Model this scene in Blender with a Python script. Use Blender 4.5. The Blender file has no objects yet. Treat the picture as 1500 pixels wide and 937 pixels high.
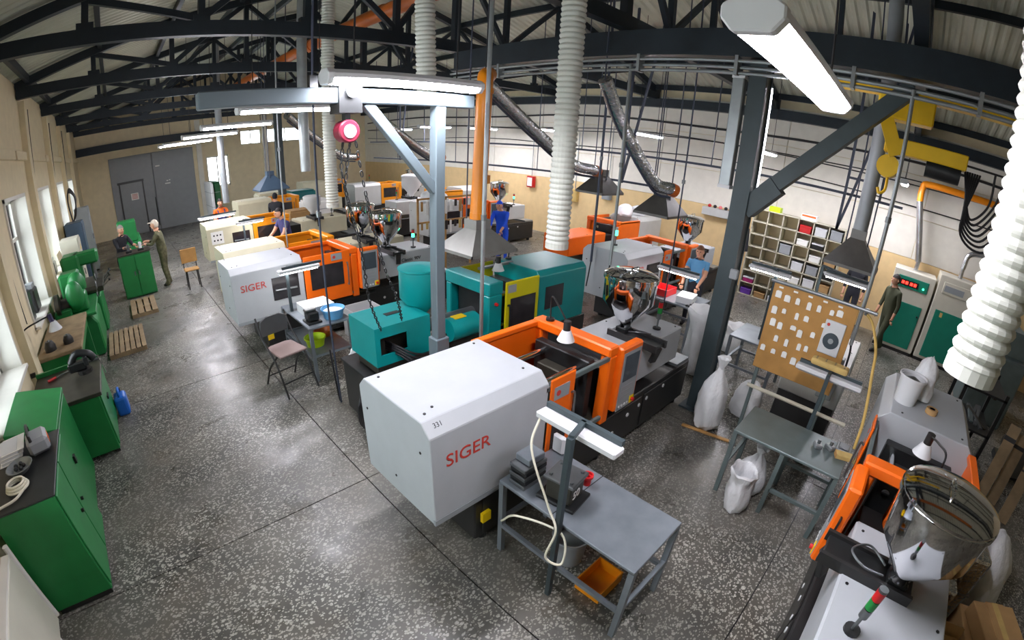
import bpy, bmesh, math, random
from mathutils import Vector, Matrix
random.seed(7)
S = bpy.context.scene
COL = S.collection
PI = math.pi

# ------------------------------------------------------------------ camera
def setup_camera():
    cd = bpy.data.cameras.new('camera'); co = bpy.data.objects.new('camera', cd); COL.objects.link(co)
    cd.type = 'PANO'; cd.panorama_type = 'FISHEYE_LENS_POLYNOMIAL'
    cd.sensor_fit = 'HORIZONTAL'; cd.sensor_width = 36.0; cd.fisheye_fov = 4.0
    for n, v in zip(('k0', 'k1', 'k2', 'k3', 'k4'), (0, -6.11356766e-02, -1.42217920e-04, 3.23326170e-05, -7.34230128e-07)):
        setattr(cd, 'fisheye_polynomial_' + n, v)
    cd.shift_x = -11.10096 / 1500; cd.shift_y = 79.828 / 937
    cd.clip_start = 0.02; cd.clip_end = 200
    pitch, yaw, roll = 0.49439244, 0.81719437, 0.0594137
    Bm = Matrix(((1, 0, 0), (0, 0, -1), (0, 1, 0)))
    Rr = Matrix(((math.cos(roll), -math.sin(roll), 0), (math.sin(roll), math.cos(roll), 0), (0, 0, 1)))
    Rp = Matrix(((1, 0, 0), (0, math.cos(pitch), math.sin(pitch)), (0, -math.sin(pitch), math.cos(pitch))))
    Ry = Matrix(((math.cos(yaw), math.sin(yaw), 0), (-math.sin(yaw), math.cos(yaw), 0), (0, 0, 1)))
    co.matrix_world = Matrix.Translation((0, 0, 3.15)) @ (Ry @ Rp @ Bm @ Rr).to_4x4()
    S.camera = co
setup_camera()
# ------------------------------------------------------------------ world, exposure
W = bpy.data.worlds.new('world'); S.world = W; W.use_nodes = True
W.node_tree.nodes['Background'].inputs[0].default_value = (0.90, 0.95, 1.0, 1)
W.node_tree.nodes['Background'].inputs[1].default_value = 6.0
S.view_settings.view_transform = 'Standard'; S.view_settings.look = 'None'
S.view_settings.exposure = 1.12; S.view_settings.gamma = 1.0
S.view_settings.use_curve_mapping = False
LAMP = 60.0        # glow of the fluorescent diffusers
S.cycles.max_bounces = 6; S.cycles.diffuse_bounces = 4; S.cycles.glossy_bounces = 4
S.cycles.transparent_max_bounces = 6; S.cycles.caustics_reflective = False; S.cycles.caustics_refractive = False

# ------------------------------------------------------------------ materials
def lin(c): return tuple((x / 255 / 12.92) if x / 255 <= .04045 else ((x / 255 + .055) / 1.055) ** 2.4 for x in c)
MATS = {}
def mat(name, col, rough=.5, metal=0., var=.10, scale=5., bump=0., emit=0., trans=0., bscale=40., ior=1.45, detail=4.):
    m = bpy.data.materials.new(name); m.use_nodes = True; nt = m.node_tree; N = nt.nodes; L = nt.links
    p = N['Principled BSDF']; c = lin(col)
    p.inputs['Roughness'].default_value = rough; p.inputs['Metallic'].default_value = metal
    tc = N.new('ShaderNodeTexCoord')
    nz = N.new('ShaderNodeTexNoise'); nz.inputs['Scale'].default_value = scale; nz.inputs['Detail'].default_value = detail
    L.new(tc.outputs['Object'], nz.inputs['Vector'])
    cr = N.new('ShaderNodeValToRGB'); cr.color_ramp.elements[0].position = .3; cr.color_ramp.elements[1].position = .7
    cr.color_ramp.elements[0].color = (*[x * (1 - var) for x in c], 1); cr.color_ramp.elements[1].color = (*[min(1, x * (1 + var)) for x in c], 1)
    L.new(nz.outputs['Fac'], cr.inputs['Fac']); L.new(cr.outputs['Color'], p.inputs['Base Color'])
    if bump:
        n2 = N.new('ShaderNodeTexNoise'); n2.inputs['Scale'].default_value = bscale
        L.new(tc.outputs['Object'], n2.inputs['Vector'])
        b = N.new('ShaderNodeBump'); b.inputs['Strength'].default_value = bump; b.inputs['Distance'].default_value = .02
        L.new(n2.outputs['Fac'], b.inputs['Height']); L.new(b.outputs['Normal'], p.inputs['Normal'])
    if emit:
        p.inputs['Emission Color'].default_value = (*c, 1); p.inputs['Emission Strength'].default_value = emit
    if trans:
        p.inputs['Transmission Weight'].default_value = trans; p.inputs['IOR'].default_value = ior
    MATS[name] = m; return m
def floor_mat():
    m = bpy.data.materials.new('terrazzo'); m.use_nodes = True; nt = m.node_tree; N = nt.nodes; L = nt.links; p = N['Principled BSDF']
    g = N.new('ShaderNodeNewGeometry')
    def noise(s, d=4, dist=0.):
        n = N.new('ShaderNodeTexNoise'); n.inputs['Scale'].default_value = s; n.inputs['Detail'].default_value = d
        n.inputs['Distortion'].default_value = dist; L.new(g.outputs['Position'], n.inputs['Vector']); return n
    def ramp(src, stops):
        r = N.new('ShaderNodeValToRGB'); e = r.color_ramp.elements
        e[0].position, e[0].color = stops[0][0], (*stops[0][1], 1); e[1].position, e[1].color = stops[1][0], (*stops[1][1], 1)
        for q, c in stops[2:]:
            x = e.new(q); x.color = (*c, 1)
        L.new(src, r.inputs['Fac']); return r
    def mix(fac, a, b, mode='MIX'):
        x = N.new('ShaderNodeMix'); x.data_type = 'RGBA'; x.blend_type = mode
        if hasattr(fac, 'default_value') or hasattr(fac, 'links'): L.new(fac, x.inputs[0])
        else: x.inputs[0].default_value = fac
        L.new(a, x.inputs[6]); L.new(b, x.inputs[7]); return x.outputs[2]
    base = ramp(noise(.9, 6).outputs['Fac'], [(.35, lin((66, 67, 63))), (.65, lin((104, 102, 95)))])
    # chips: distorted voronoi cells of two sizes
    warp = noise(9, 2); vm = N.new('ShaderNodeVectorMath'); vm.operation = 'MULTIPLY_ADD'
    vm.inputs[1].default_value = (.06, .06, 0); L.new(warp.outputs['Color'], vm.inputs[0]); L.new(g.outputs['Position'], vm.inputs[2])
    chips = None
    for sc, lo in ((22, .36), (40, .40)):
        mp = N.new('ShaderNodeMapping'); mp.inputs['Scale'].default_value = (1, 1.35, 0); mp.inputs['Rotation'].default_value = (0, 0, sc * .1)
        L.new(vm.outputs[0], mp.inputs['Vector'])
        v = N.new('ShaderNodeTexVoronoi'); v.inputs['Scale'].default_value = sc; v.inputs['Randomness'].default_value = 1
        L.new(mp.outputs[0], v.inputs['Vector'])
        r = ramp(v.outputs['Distance'], [(lo - .06, (1, 1, 1)), (lo, (0, 0, 0))])
        keep = ramp(v.outputs['Color'], [(.27, (0, 0, 0)), (.36, (1, 1, 1))])
        k = N.new('ShaderNodeMath'); k.operation = 'MULTIPLY'; L.new(r.outputs['Color'], k.inputs[0]); L.new(keep.outputs['Color'], k.inputs[1])
        if chips is None: chips = k.outputs[0]
        else:
            q = N.new('ShaderNodeMath'); q.operation = 'MAXIMUM'; L.new(chips, q.inputs[0]); L.new(k.outputs[0], q.inputs[1]); chips = q.outputs[0]
    wear = ramp(noise(.55, 5, .6).outputs['Fac'], [(.36, (.16, .16, .16)), (.64, (.85, .85, .85))])
    w = N.new('ShaderNodeMath'); w.operation = 'MULTIPLY'; L.new(chips, w.inputs[0]); L.new(wear.outputs['Color'], w.inputs[1])
    chipc = ramp(noise(30, 1).outputs['Fac'], [(.3, lin((170, 168, 156))), (.7, lin((214, 212, 202)))])
    c1 = mix(w.outputs[0], base.outputs['Color'], chipc.outputs['Color'])
    dirt = ramp(noise(1.3, 8, .4).outputs['Fac'], [(.45, (0, 0, 0)), (.75, (.45, .45, .45))])
    dcol = N.new('ShaderNodeRGB'); dcol.outputs[0].default_value = (*lin((112, 103, 90)), 1)
    c2 = mix(dirt.outputs['Color'], c1, dcol.outputs[0])
    L.new(c2, p.inputs['Base Color'])
    rr = ramp(noise(2.2, 5).outputs['Fac'], [(.3, (.22, .22, .22)), (.7, (.48, .48, .48))])
    L.new(rr.outputs['Color'], p.inputs['Roughness'])
    MATS['terrazzo'] = m; return m
floor_mat()
for a in [
    ('machine_white', (174, 179, 183), .42, 0, .03), ('machine_pale', (188, 190, 188), .45, 0, .04), ('cream', (205, 200, 172), .5, 0, .05),
    ('orange', (240, 106, 14), .38, 0, .04), ('amber', (238, 150, 20), .4, 0, .05), ('teal', (0, 138, 138), .38, 0, .05), ('teal_dark', (0, 100, 102), .4, 0, .05),
    ('lime', (202, 196, 10), .4, 0, .05), ('base_black', (38, 38, 38), .38, 0, .15), ('black', (16, 16, 17), .45, 0, .2), ('dark_steel', (52, 54, 55), .4, .6, .2),
    ('steel', (120, 124, 126), .38, .8, .12), ('greasy', (70, 68, 60), .4, .5, .3), ('truss', (30, 40, 48), .5, .2, .15), ('column', (56, 68, 72), .5, .1, .1),
    ('jib_grey', (92, 105, 111), .45, .1, .06), ('zinc', (150, 156, 158), .4, .6, .12), ('table_steel', (132, 140, 147), .36, .45, .14), ('table_green', (104, 118, 118), .4, .3, .12),
    ('green', (30, 122, 62), .42, 0, .10), ('green_dark', (16, 84, 44), .5, 0, .12), ('green_grey', (74, 122, 86), .5, 0, .1), ('green_bright', (28, 132, 58), .45, 0, .08),
    ('gate_grey', (138, 142, 144), .5, .1, .05), ('wall_cream', (226, 212, 178), .8, 0, .05), ('wall_white', (226, 223, 212), .8, 0, .04), ('wall_beige', (224, 196, 146), .8, 0, .05),
    ('white_paint', (228, 226, 218), .6, 0, .03), ('panel_grey', (150, 156, 160), .45, .1, .04), ('screen', (70, 80, 88), .25, 0, .1), ('red', (196, 30, 34), .4, 0, .06),
    ('yellow', (236, 200, 10), .45, 0, .05), ('blue', (30, 104, 200), .4, 0, .06), ('drum_red', (120, 24, 48), .4, 0, .05), ('purple', (104, 60, 160), .45, 0, .06), ('magenta', (170, 40, 110), .5, 0, .06),
    ('pipe_orange', (222, 132, 14), .35, 0, .05), ('duct_orange', (188, 96, 30), .4, 0, .08), ('hose_white', (196, 199, 190), .6, 0, .03), ('hose_rib', (120, 122, 116), .7, 0, .1),
    ('wood', (176, 134, 78), .7, 0, .2), ('pallet_wood', (142, 122, 92), .8, 0, .25), ('ply', (178, 132, 70), .65, 0, .12), ('cardboard', (176, 140, 92), .8, 0, .1),
    ('sack', (222, 224, 226), .65, 0, .05), ('plastic_white', (212, 214, 216), .45, 0, .03), ('plastic_grey', (150, 154, 158), .5, 0, .05), ('sponge', (196, 168, 104), .9, 0, .2),
    ('glass_dark', (48, 46, 48), .12, 0, .2), ('hoist_yellow', (228, 184, 20), .45, 0, .06), ('cable', (24, 24, 28), .5, 0, .1), ('cable_white', (224, 220, 200), .5, 0, .04),
    ('bundle', (52, 46, 84), .5, 0, .1), ('tray', (66, 72, 88), .5, .3, .1), ('shelf_wood', (196, 192, 172), .6, 0, .06), ('shelf_back', (206, 190, 156), .7, 0, .05),
    ('cabinet_cream', (206, 202, 186), .5, 0, .04), ('cabinet_green', (18, 128, 104), .4, 0, .06), ('hood', (96, 94, 92), .4, .5, .15), ('hood_light', (140, 140, 136), .4, .5, .1),
    ('paper', (238, 238, 234), .7, 0, .02), ('ink_red', (190, 60, 50), .6, 0, .02), ('ink_black', (40, 40, 44), .6, 0, .02), ('rope', (206, 172, 96), .7, 0, .1),
    ('skin', (214, 160, 130), .55, 0, .05), ('hair_dark', (30, 24, 22), .6, 0, .1), ('hair_brown', (120, 74, 44), .6, 0, .1), ('hair_grey', (150, 144, 136), .7, 0, .1),
    ('jacket_black', (28, 30, 38), .8, 0, .1), ('cap_pale', (206, 196, 180), .8, 0, .04), ('navy', (70, 70, 120), .8, 0, .1), ('shirt_orange', (240, 110, 30), .8, 0, .05),
    ('shirt_blue', (96, 160, 208), .8, 0, .05), ('overall_blue', (28, 84, 220), .8, 0, .06), ('olive', (70, 74, 54), .85, 0, .1), ('trousers', (50, 52, 62), .85, 0, .1), ('shoe', (30, 28, 28), .6, 0, .1),
    ('seat_brown', (132, 112, 108), .6, 0, .06), ('chair_grey', (96, 98, 100), .5, .2, .06), ('radiator', (216, 214, 198), .5, 0, .03), ('blue_grey', (64, 84, 104), .5, 0, .08),
    ('foil', (196, 198, 202), .25, .9, .15), ('led_red', (230, 50, 40), .4, 0, .02), ('lime_plastic', (190, 220, 20), .45, 0, .03), ('pink', (236, 130, 130), .6, 0, .04)]:
    mat(a[0], a[1], *a[2:5])
mat('chrome', (225, 226, 228), .07, 1., .02)
mat('roof_sheet', (206, 210, 196), .45, .15, .10, 1.5)
mat('silver_flex', (205, 208, 212), .22, 1., .12, 30, bump=.9, bscale=26)
mat('camo', (88, 88, 62), .85, 0, .45, 14)
mat('checker', (140, 146, 150), .35, .6, .25, 60)
mat('lamp_glow', (250, 246, 255), .5, 0, 0, emit=LAMP)
mat('task_glow', (255, 250, 250), .5, 0, 0, emit=22.)
mat('green_glow', (60, 240, 170), .5, 0, 0, emit=3.)
mat('red_glow', (255, 40, 30), .5, 0, 0, emit=3.)
def pane_mat():
    m = bpy.data.materials.new('glass'); m.use_nodes = True; nt = m.node_tree; N = nt.nodes; L = nt.links; N.clear()
    o = N.new('ShaderNodeOutputMaterial'); mx = N.new('ShaderNodeMixShader'); tr = N.new('ShaderNodeBsdfTransparent'); gl = N.new('ShaderNodeBsdfGlossy'); fr = N.new('ShaderNodeFresnel')
    tr.inputs['Color'].default_value = (.93, .95, .95, 1); gl.inputs['Roughness'].default_value = .03; fr.inputs['IOR'].default_value = 1.35
    L.new(fr.outputs[0], mx.inputs[0]); L.new(tr.outputs[0], mx.inputs[1]); L.new(gl.outputs[0], mx.inputs[2]); L.new(mx.outputs[0], o.inputs[0]); MATS['glass'] = m
pane_mat()
mat('sack_folds', (222, 224, 226), .6, 0, .05, 5, bump=.6, bscale=14)

# ------------------------------------------------------------------ mesh helpers
class B:
    def __init__(s): s.v = []; s.f = []
    def add(s, v, f):
        o = len(s.v); s.v += [tuple(x) for x in v]; s.f += [tuple(i + o for i in q) for q in f]; return s
    def box(s, a, b):
        (x0, y0, z0), (x1, y1, z1) = a, b
        return s.add([(x0, y0, z0), (x1, y0, z0), (x1, y1, z0), (x0, y1, z0), (x0, y0, z1), (x1, y0, z1), (x1, y1, z1), (x0, y1, z1)],
                     [(3, 2, 1, 0), (4, 5, 6, 7), (0, 1, 5, 4), (1, 2, 6, 5), (2, 3, 7, 6), (3, 0, 4, 7)])
    def bar(s, p, q, w, h, up=(0, 0, 1)):
        p, q = Vector(p), Vector(q); d = (q - p).normalized(); u = Vector(up)
        if abs(d.dot(u)) > .99: u = Vector((1, 0, 0))
        r = d.cross(u).normalized() * w / 2; t = r.cross(d).normalized() * h / 2
        v = [p + r + t, p - r + t, p - r - t, p + r - t, q + r + t, q - r + t, q - r - t, q + r - t]
        return s.add(v, [(0, 1, 2, 3), (7, 6, 5, 4), (0, 4, 5, 1), (1, 5, 6, 2), (2, 6, 7, 3), (3, 7, 4, 0)])
    def rings(s, pts, rad, n=10, cap=True):
        pts = [Vector(p) for p in pts]; m = len(pts); rad = rad if hasattr(rad, '__len__') else [rad] * m
        d = (pts[1] - pts[0]).normalized(); a = d.orthogonal().normalized(); vs = []
        for i, p in enumerate(pts):
            t = (pts[min(i + 1, m - 1)] - pts[max(i - 1, 0)])
            t = t.normalized() if t.length > 1e-9 else d
            a = (a - t * a.dot(t)).normalized(); b = t.cross(a)
            for k in range(n):
                w = 2 * PI * k / n; vs.append(p + (a * math.cos(w) + b * math.sin(w)) * rad[i])
        fs = [(i * n + k, i * n + (k + 1) % n, (i + 1) * n + (k + 1) % n, (i + 1) * n + k) for i in range(m - 1) for k in range(n)]
        if cap: fs += [tuple(range(n - 1, -1, -1)), tuple(range((m - 1) * n, m * n))]
        return s.add(vs, fs)
    def cyl(s, p, q, r, n=12, r2=None): return s.rings([p, q], [r, r if r2 is None else r2], n)
    def lathe(s, prof, c=(0, 0, 0), n=24):
        vs = [(c[0] + r * math.cos(2 * PI * k / n), c[1] + r * math.sin(2 * PI * k / n), c[2] + z) for r, z in prof for k in range(n)]
        m = len(prof)
        fs = [(i * n + k, i * n + (k + 1) % n, (i + 1) * n + (k + 1) % n, (i + 1) * n + k) for i in range(m - 1) for k in range(n)]
        fs += [tuple(range(n - 1, -1, -1)), tuple(range((m - 1) * n, m * n))]
        return s.add(vs, fs)
    def prism(s, poly, ax, a, b):
        def P(u, v, w): return {'x': (w, u, v), 'y': (u, w, v), 'z': (u, v, w)}[ax]
        n = len(poly); v = [P(u, w, a) for u, w in poly] + [P(u, w, b) for u, w in poly]
        return s.add(v, [tuple(range(n - 1, -1, -1)), tuple(range(n, 2 * n))] + [(i, (i + 1) % n, n + (i + 1) % n, n + i) for i in range(n)])
    def ball(s, c, r, sc=(1, 1, 1), n=10, m=7):
        vs = []
        for i in range(m + 1):
            t = PI * i / m
            for k in range(n):
                w = 2 * PI * k / n
                vs.append((c[0] + r * sc[0] * math.sin(t) * math.cos(w), c[1] + r * sc[1] * math.sin(t) * math.sin(w), c[2] + r * sc[2] * math.cos(t)))
        return s.add(vs, [(i * n + k, (i + 1) * n + k, (i + 1) * n + (k + 1) % n, i * n + (k + 1) % n) for i in range(m) for k in range(n)])
def box(a, b): return B().box(a, b)
def cyl(p, q, r, n=12, r2=None): return B().cyl(p, q, r, n, r2)
def bez(pts, k=8):
    "smooth curve through points (Catmull-Rom)"
    P = [Vector(p) for p in pts]; P = [2 * P[0] - P[1]] + P + [2 * P[-1] - P[-2]]; out = []
    for i in range(1, len(P) - 2):
        for j in range(k):
            t = j / k; a, b, c, d = P[i - 1:i + 3]
            out.append(.5 * ((2 * b) + (c - a) * t + (2 * a - 5 * b + 4 * c - d) * t * t + (3 * b - a - 3 * c + d) * t ** 3))
    return out + [P[-2]]
def tube(pts, r, n=8, k=8): return B().rings(bez(pts, k), r, n)
def obj(name, b, m, parent=None, bev=0., smooth=False, seg=1):
    me = bpy.data.meshes.new(name); bm = bmesh.new()
    vs = [bm.verts.new(v) for v in b.v]
    for q in b.f:
        try: bm.faces.new([vs[i] for i in q])
        except ValueError: pass
    bmesh.ops.remove_doubles(bm, verts=bm.verts, dist=1e-6)
    bmesh.ops.recalc_face_normals(bm, faces=bm.faces)
    if bev:
        es = [e for e in bm.edges if len(e.link_faces) == 2 and e.calc_face_angle(0) > .5]
        bmesh.ops.bevel(bm, geom=es, offset=bev, segments=seg, affect='EDGES', profile=.5, clamp_overlap=True)
    bm.to_mesh(me); bm.free()
    if smooth: me.shade_smooth(); me.set_sharp_from_angle(angle=.7)
    me.materials.append(MATS[m]); o = bpy.data.objects.new(name, me); COL.objects.link(o)
    if parent is not None: o.parent = parent
    return o
def tag(o, label, cat, group=None):
    o['label'] = label; o['category'] = cat
    if group: o['group'] = group
    return o
def struct(o): o['kind'] = 'structure'; return o
def thing(name, label, cat, loc=(0, 0, 0), rz=0., group=None):
    o = bpy.data.objects.new(name, None); COL.objects.link(o); o.location = loc; o.rotation_euler = (0, 0, rz); o.empty_display_size = .1
    return tag(o, label, cat, group)
def sempty(name): o = bpy.data.objects.new(name, None); COL.objects.link(o); return struct(o)
def put(o, loc, rz=0.): o.location = loc; o.rotation_euler = (0, 0, rz); return o
def link(o, parent, loc=None, rot=None):
    c = o.copy(); COL.objects.link(c); c.parent = parent
    if loc is not None: c.location = loc
    if rot is not None: c.rotation_euler = rot
    return c
def dup(root, loc, rz=None, label=None, group=None):
    r = root.copy(); COL.objects.link(r); r.location = loc
    if rz is not None: r.rotation_euler = (0, 0, rz)
    if label: r['label'] = label
    if group: r['group'] = group
    for ch in root.children:
        c = ch.copy(); COL.objects.link(c); c.parent = r
        for g in ch.children:
            d = g.copy(); COL.objects.link(d); d.parent = c
    return r
def text(name, body, size, m, parent, loc, rot=(PI / 2, 0, 0), ext=.002, sx=1.):
    cu = bpy.data.curves.new(name, 'FONT'); cu.body = body; cu.size = size; cu.extrude = ext; cu.resolution_u = 3
    tmp = bpy.data.objects.new(name + '_outline', cu); me = bpy.data.meshes.new_from_object(tmp); bpy.data.objects.remove(tmp)
    me.materials.clear(); me.materials.append(MATS[m]); o = bpy.data.objects.new(name, me); COL.objects.link(o); o.parent = parent
    o.location = loc; o.rotation_euler = rot; o.scale = (sx, 1, 1); return o
def zroof(x): return EAVE + .14 + SL * (x - XL if x < RIDGEX else XR - x)

XL, XR, YF, YN = -1.8, 12.6, 24.5, -7.45      # left wall, right wall, far wall, near end of what is built
EAVE, RIDGEX = 4.92, 5.4
SL = .285
RIDGEZ = EAVE + (RIDGEX - XL) * SL
TRUSS_Y = [.15, 3.6, 7.07, 10.53, 14.0, 17.45, 20.9, 24.1]
# ================================================================== setting
# ---- floor slabs
fl = sempty('floor')
xs = [-2.2, 1.48, 5.0, 8.5, 13.0]; ys = [-7.45, -3.49, -.03, 3.43, 6.89, 10.35, 13.81, 17.27, 20.73, 24.8]
obj('floor_bed', box((-2.2, -7.45, -.2), (13, 24.8, -.02)), 'base_black', fl)
for i in range(4):
    for j in range(9):
        obj('slab', box((xs[i] + .006, ys[j] + .006, -.06), (xs[i + 1] - .006, ys[j + 1] - .006, 0)), 'terrazzo', fl)
# ---- roof: corrugated sheets on purlins
ce = sempty('ceiling')
def sheet_mesh(side):
    b = B(); n = 6; p = 1.15 / n; prof = []
    for i in range(n):
        y = i * p; prof += [(y, 0), (y + p * .3, 0), (y + p * .5, .035), (y + p * .8, .035)]
    prof.append((1.15, 0)); m = len(prof)
    xa, xb = (XL - .4, RIDGEX) if side < 0 else (XR + .4, RIDGEX)
    za = EAVE + .14 - .4 * SL; zb = RIDGEZ + .14
    b.add([(xa, y, za + h) for y, h in prof] + [(xb, y, zb + h) for y, h in prof], [(i, i + 1, m + i + 1, m + i) for i in range(m - 1)])
    return b
for side in (-1, 1):
    s0 = obj('roof_sheet', sheet_mesh(side), 'roof_sheet', ce); s0.location.y = YN
    for k in range(1, 28): link(s0, ce, (0, YN + k * 1.15, 0))
    for k in range(6):
        x = XL + .25 + k * 1.38 if side < 0 else XR - .25 - k * 1.38
        z = EAVE + SL * (x - XL if side < 0 else XR - x) + .06
        obj('purlin', B().bar((x, YN, z), (x, YF, z), .08, .14), 'truss', ce)
# ---- trusses
def truss(y, label):
    t = thing('roof_truss', label, 'roof truss', (0, y, 0), 0, 'roof trusses')
    obj('bottom_chord', box((XL + .02, -.07, 4.72), (XR - .02, .07, 4.92)), 'truss', t)
    for s in (-1, 1):
        xe = XL if s < 0 else XR
        obj('top_chord', B().bar((xe, 0, EAVE + .02), (RIDGEX, 0, RIDGEZ - .02), .13, .15), 'truss', t)
        for k in range(1, 5):
            x = xe - s * k * 1.5; zt = EAVE + SL * abs(x - xe)
            obj('post', box((x - .045, -.05, 4.9), (x + .045, .05, zt)), 'truss', t)
            obj('gusset', box((x - .11, -.06, 4.9), (x + .11, .06, 5.0)), 'truss', t)
            x2 = x - s * 1.5; z2 = EAVE + SL * abs(x2 - xe)
            obj('diagonal', B().bar((x, 0, zt - .05), (x2 if k < 4 else RIDGEX, 0, 4.95), .08, .09) if k % 2 else B().bar((x, 0, 4.95), (x2, 0, z2 - .05), .08, .09), 'truss', t)
    obj('king_post', box((RIDGEX - .06, -.06, 4.9), (RIDGEX + .06, .06, RIDGEZ - .03)), 'truss', t)
ORD = ['beside the yellow hoist', 'before the chrome hopper machines', 'over the chain hoist jib', 'next beyond the chain hoist jib', 'over the cream moulding machines', 'second before the gate wall', 'last one before the gate beam', 'against the gate wall']
for y, w in zip(TRUSS_Y, ORD): truss(y, 'dark steel roof truss ' + w)
# longitudinal beam on the columns with conduits under it
t = thing('crane_beam', 'long dark steel beam carried on the columns under the roof ridge', 'beam')
obj('web', box((5.33, YN, 4.40), (5.53, 7.0, 4.70)), 'truss', t)
obj('lower_flange', box((5.26, YN, 4.36), (5.60, 7.0, 4.40)), 'truss', t)
for dz, dx in ((4.31, 5.27), (4.25, 5.34), (4.18, 5.3)):
    obj('conduit', cyl((dx, YN, dz), (dx, 7.0, dz), .022, 8), 'zinc', t, smooth=True)
for k in range(8): obj('conduit_clip', box((5.24, -3 + k * 1.25, 4.15), (5.37, -2.96 + k * 1.25, 4.37)), 'zinc', t)
def column(loc, label):
    t = thing('steel_column', label, 'column', loc, 0, 'steel columns under the beam')
    obj('flange', box((-.13, -.1, 0), (-.10, .1, 4.36)), 'column', t); obj('flange', box((.10, -.1, 0), (.13, .1, 4.36)), 'column', t)
    obj('web', box((-.1, -.085, 0), (.1, .085, 4.36)), 'column', t)
    obj('base_plate', box((-.2, -.18, 0), (.2, .18, .025)), 'column', t)
    return t
c1 = column((5.5, 1.80, 0), 'dark grey steel column with a knee brace between the machines')
obj('knee_brace', B().bar((0, -.05, 2.72), (-.05, -1.62, 4.30), .16, .17), 'column', c1)
obj('brace_shoe', B().bar((0, -.06, 2.68), (-.01, -.38, 3.02), .2, .22), 'column', c1)
obj('switch_box', box((-.15, -.16, 1.86), (-.1, -.06, 1.98)), 'plastic_grey', c1, .01)
column((5.5, 17.45, 0), 'dark steel column standing near the far machines')
# ---- left wall with window bays
wl = sempty('wall_left')
WIN = [(1.2, 3.2), (4.75, 6.65), (8.2, 10.1), (11.65, 13.55), (15.1, 17.0), (18.55, 20.45)]
obj('sill_wall', box((XL - .35, YN, 0), (XL, YF, 1.1)), 'wall_cream', wl)
obj('upper_wall', box((XL - .35, YN, 3.05), (XL, YF, 5.0)), 'wall_cream', wl)
y0 = YN
for a, b_ in WIN + [(YF, YF)]:
    obj('pier', box((XL - .35, y0, 1.1), (XL, a, 3.05)), 'wall_cream', wl); y0 = b_
for a, b_ in WIN:
    obj('reveal', box((XL - .34, a, 1.1), (XL + .03, a + .05, 3.05)), 'white_paint', wl); obj('reveal', box((XL - .34, b_ - .05, 1.1), (XL + .03, b_, 3.05)), 'white_paint', wl)
    obj('sill_board', box((XL - .34, a, 1.08), (XL + .10, b_, 1.13)), 'white_paint', wl, .008)
    obj('lintel_trim', box((XL - .34, a, 3.0), (XL + .03, b_, 3.06)), 'white_paint', wl)
for k in range(7):
    obj('wall_ledge', box((XL, -2 + k * 3.9, 3.62), (XL + .07, 1.75 + k * 3.9, 3.78)), 'wall_cream', wl, .01)
for k, y in enumerate((7.07, 10.9, 14.3, 17.5, 20.9)):
    obj('pilaster', box((XL, y - .16, 0), (XL + .12, y + .16, 4.72)), 'wall_cream', wl)
for k, (a, b_) in enumerate(WIN):
    w = sempty('window_%d' % (k + 1) if k else 'window_1_offscreen')
    for yy in (a + .05, (a + b_) / 2 - .03, b_ - .11): obj('window_frame', box((XL - .31, yy, 1.13), (XL - .25, yy + .06, 3.0)), 'white_paint', w)
    for zz in (1.13, 2.3, 2.94): obj('window_frame', box((XL - .31, a + .05, zz), (XL - .25, b_ - .05, zz + .06)), 'white_paint', w)
    for yy in (a + .11, (a + b_) / 2 + .03):
        for zz, h in ((1.19, 1.11), (2.36, .58)):
            obj('pane', box((XL - .285, yy, zz), (XL - .279, yy + (b_ - a) / 2 - .14, zz + h)), 'glass', w)
# cables on left wall
for k, y in enumerate((7.4, 11.2, 14.7, 18.0)):
    tag(obj('wall_cable', tube([(XL + .1, y, 4.6), (XL + .09, y + .02, 3.6), (XL + .06, y, 2.6), (XL + .07, y + .05, 1.4)], .016, 6), 'cable'),
        'dark cable running down the cream wall ' + ('above the surface plate table', 'beside the green milling machine', 'beside the blue grey cabinet', 'beside the pale grey cupboard')[k], 'cable', 'cables down the window wall')
# ---- far wall with gate
wf = sempty('wall_far')
for a, b_ in (((XL - .35, YF, 0), (-.43, YF + .3, 8)), ((-.43, YF, 3.52), (4.05, YF + .3, 8)), ((3.45, YF, 0), (4.05, YF + .3, 3.52)), ((4.05, YF, 0), (5.15, YF + .3, 1.48)), ((4.05, YF, 2.95), (5.15, YF + .3, 8)), ((5.15, YF, 0), (5.8, YF + .3, 8)), ((5.8, YF, 0), (9.05, YF + .3, 3.33)), ((5.8, YF, 4.02), (9.05, YF + .3, 8)), ((6.85, YF, 3.33), (7.15, YF + .3, 4.02)), ((9.05, YF, 0), (XR + .3, YF + .3, 8))):
    obj('wall_piece', box(a, b_), 'wall_cream', wf)
obj('lintel_beam', box((XL + .02, YF - .3, 3.85), (5.6, YF - .02, 4.18)), 'truss', wf)
for x in (3.75, 7.0, 10.5): obj('pilaster', box((x - .12, YF - .12, 0), (x + .12, YF, 4.7)), 'wall_white', wf)
w = sempty('window_7')
for a, b_ in (((4.05, 1.48), (4.12, 2.95)), ((5.08, 1.48), (5.15, 2.95)), ((4.05, 1.48), (5.15, 1.55)), ((4.05, 2.88), (5.15, 2.95)), ((4.55, 1.5), (4.61, 2.9))):
    obj('window_frame', box((a[0], YF + .1, a[1]), (b_[0], YF + .18, b_[1])), 'white_paint', w)
for x in (4.12, 4.61): obj('pane', box((x, YF + .13, 1.55), (x + .43, YF + .137, 2.88)), 'glass', w)
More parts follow.
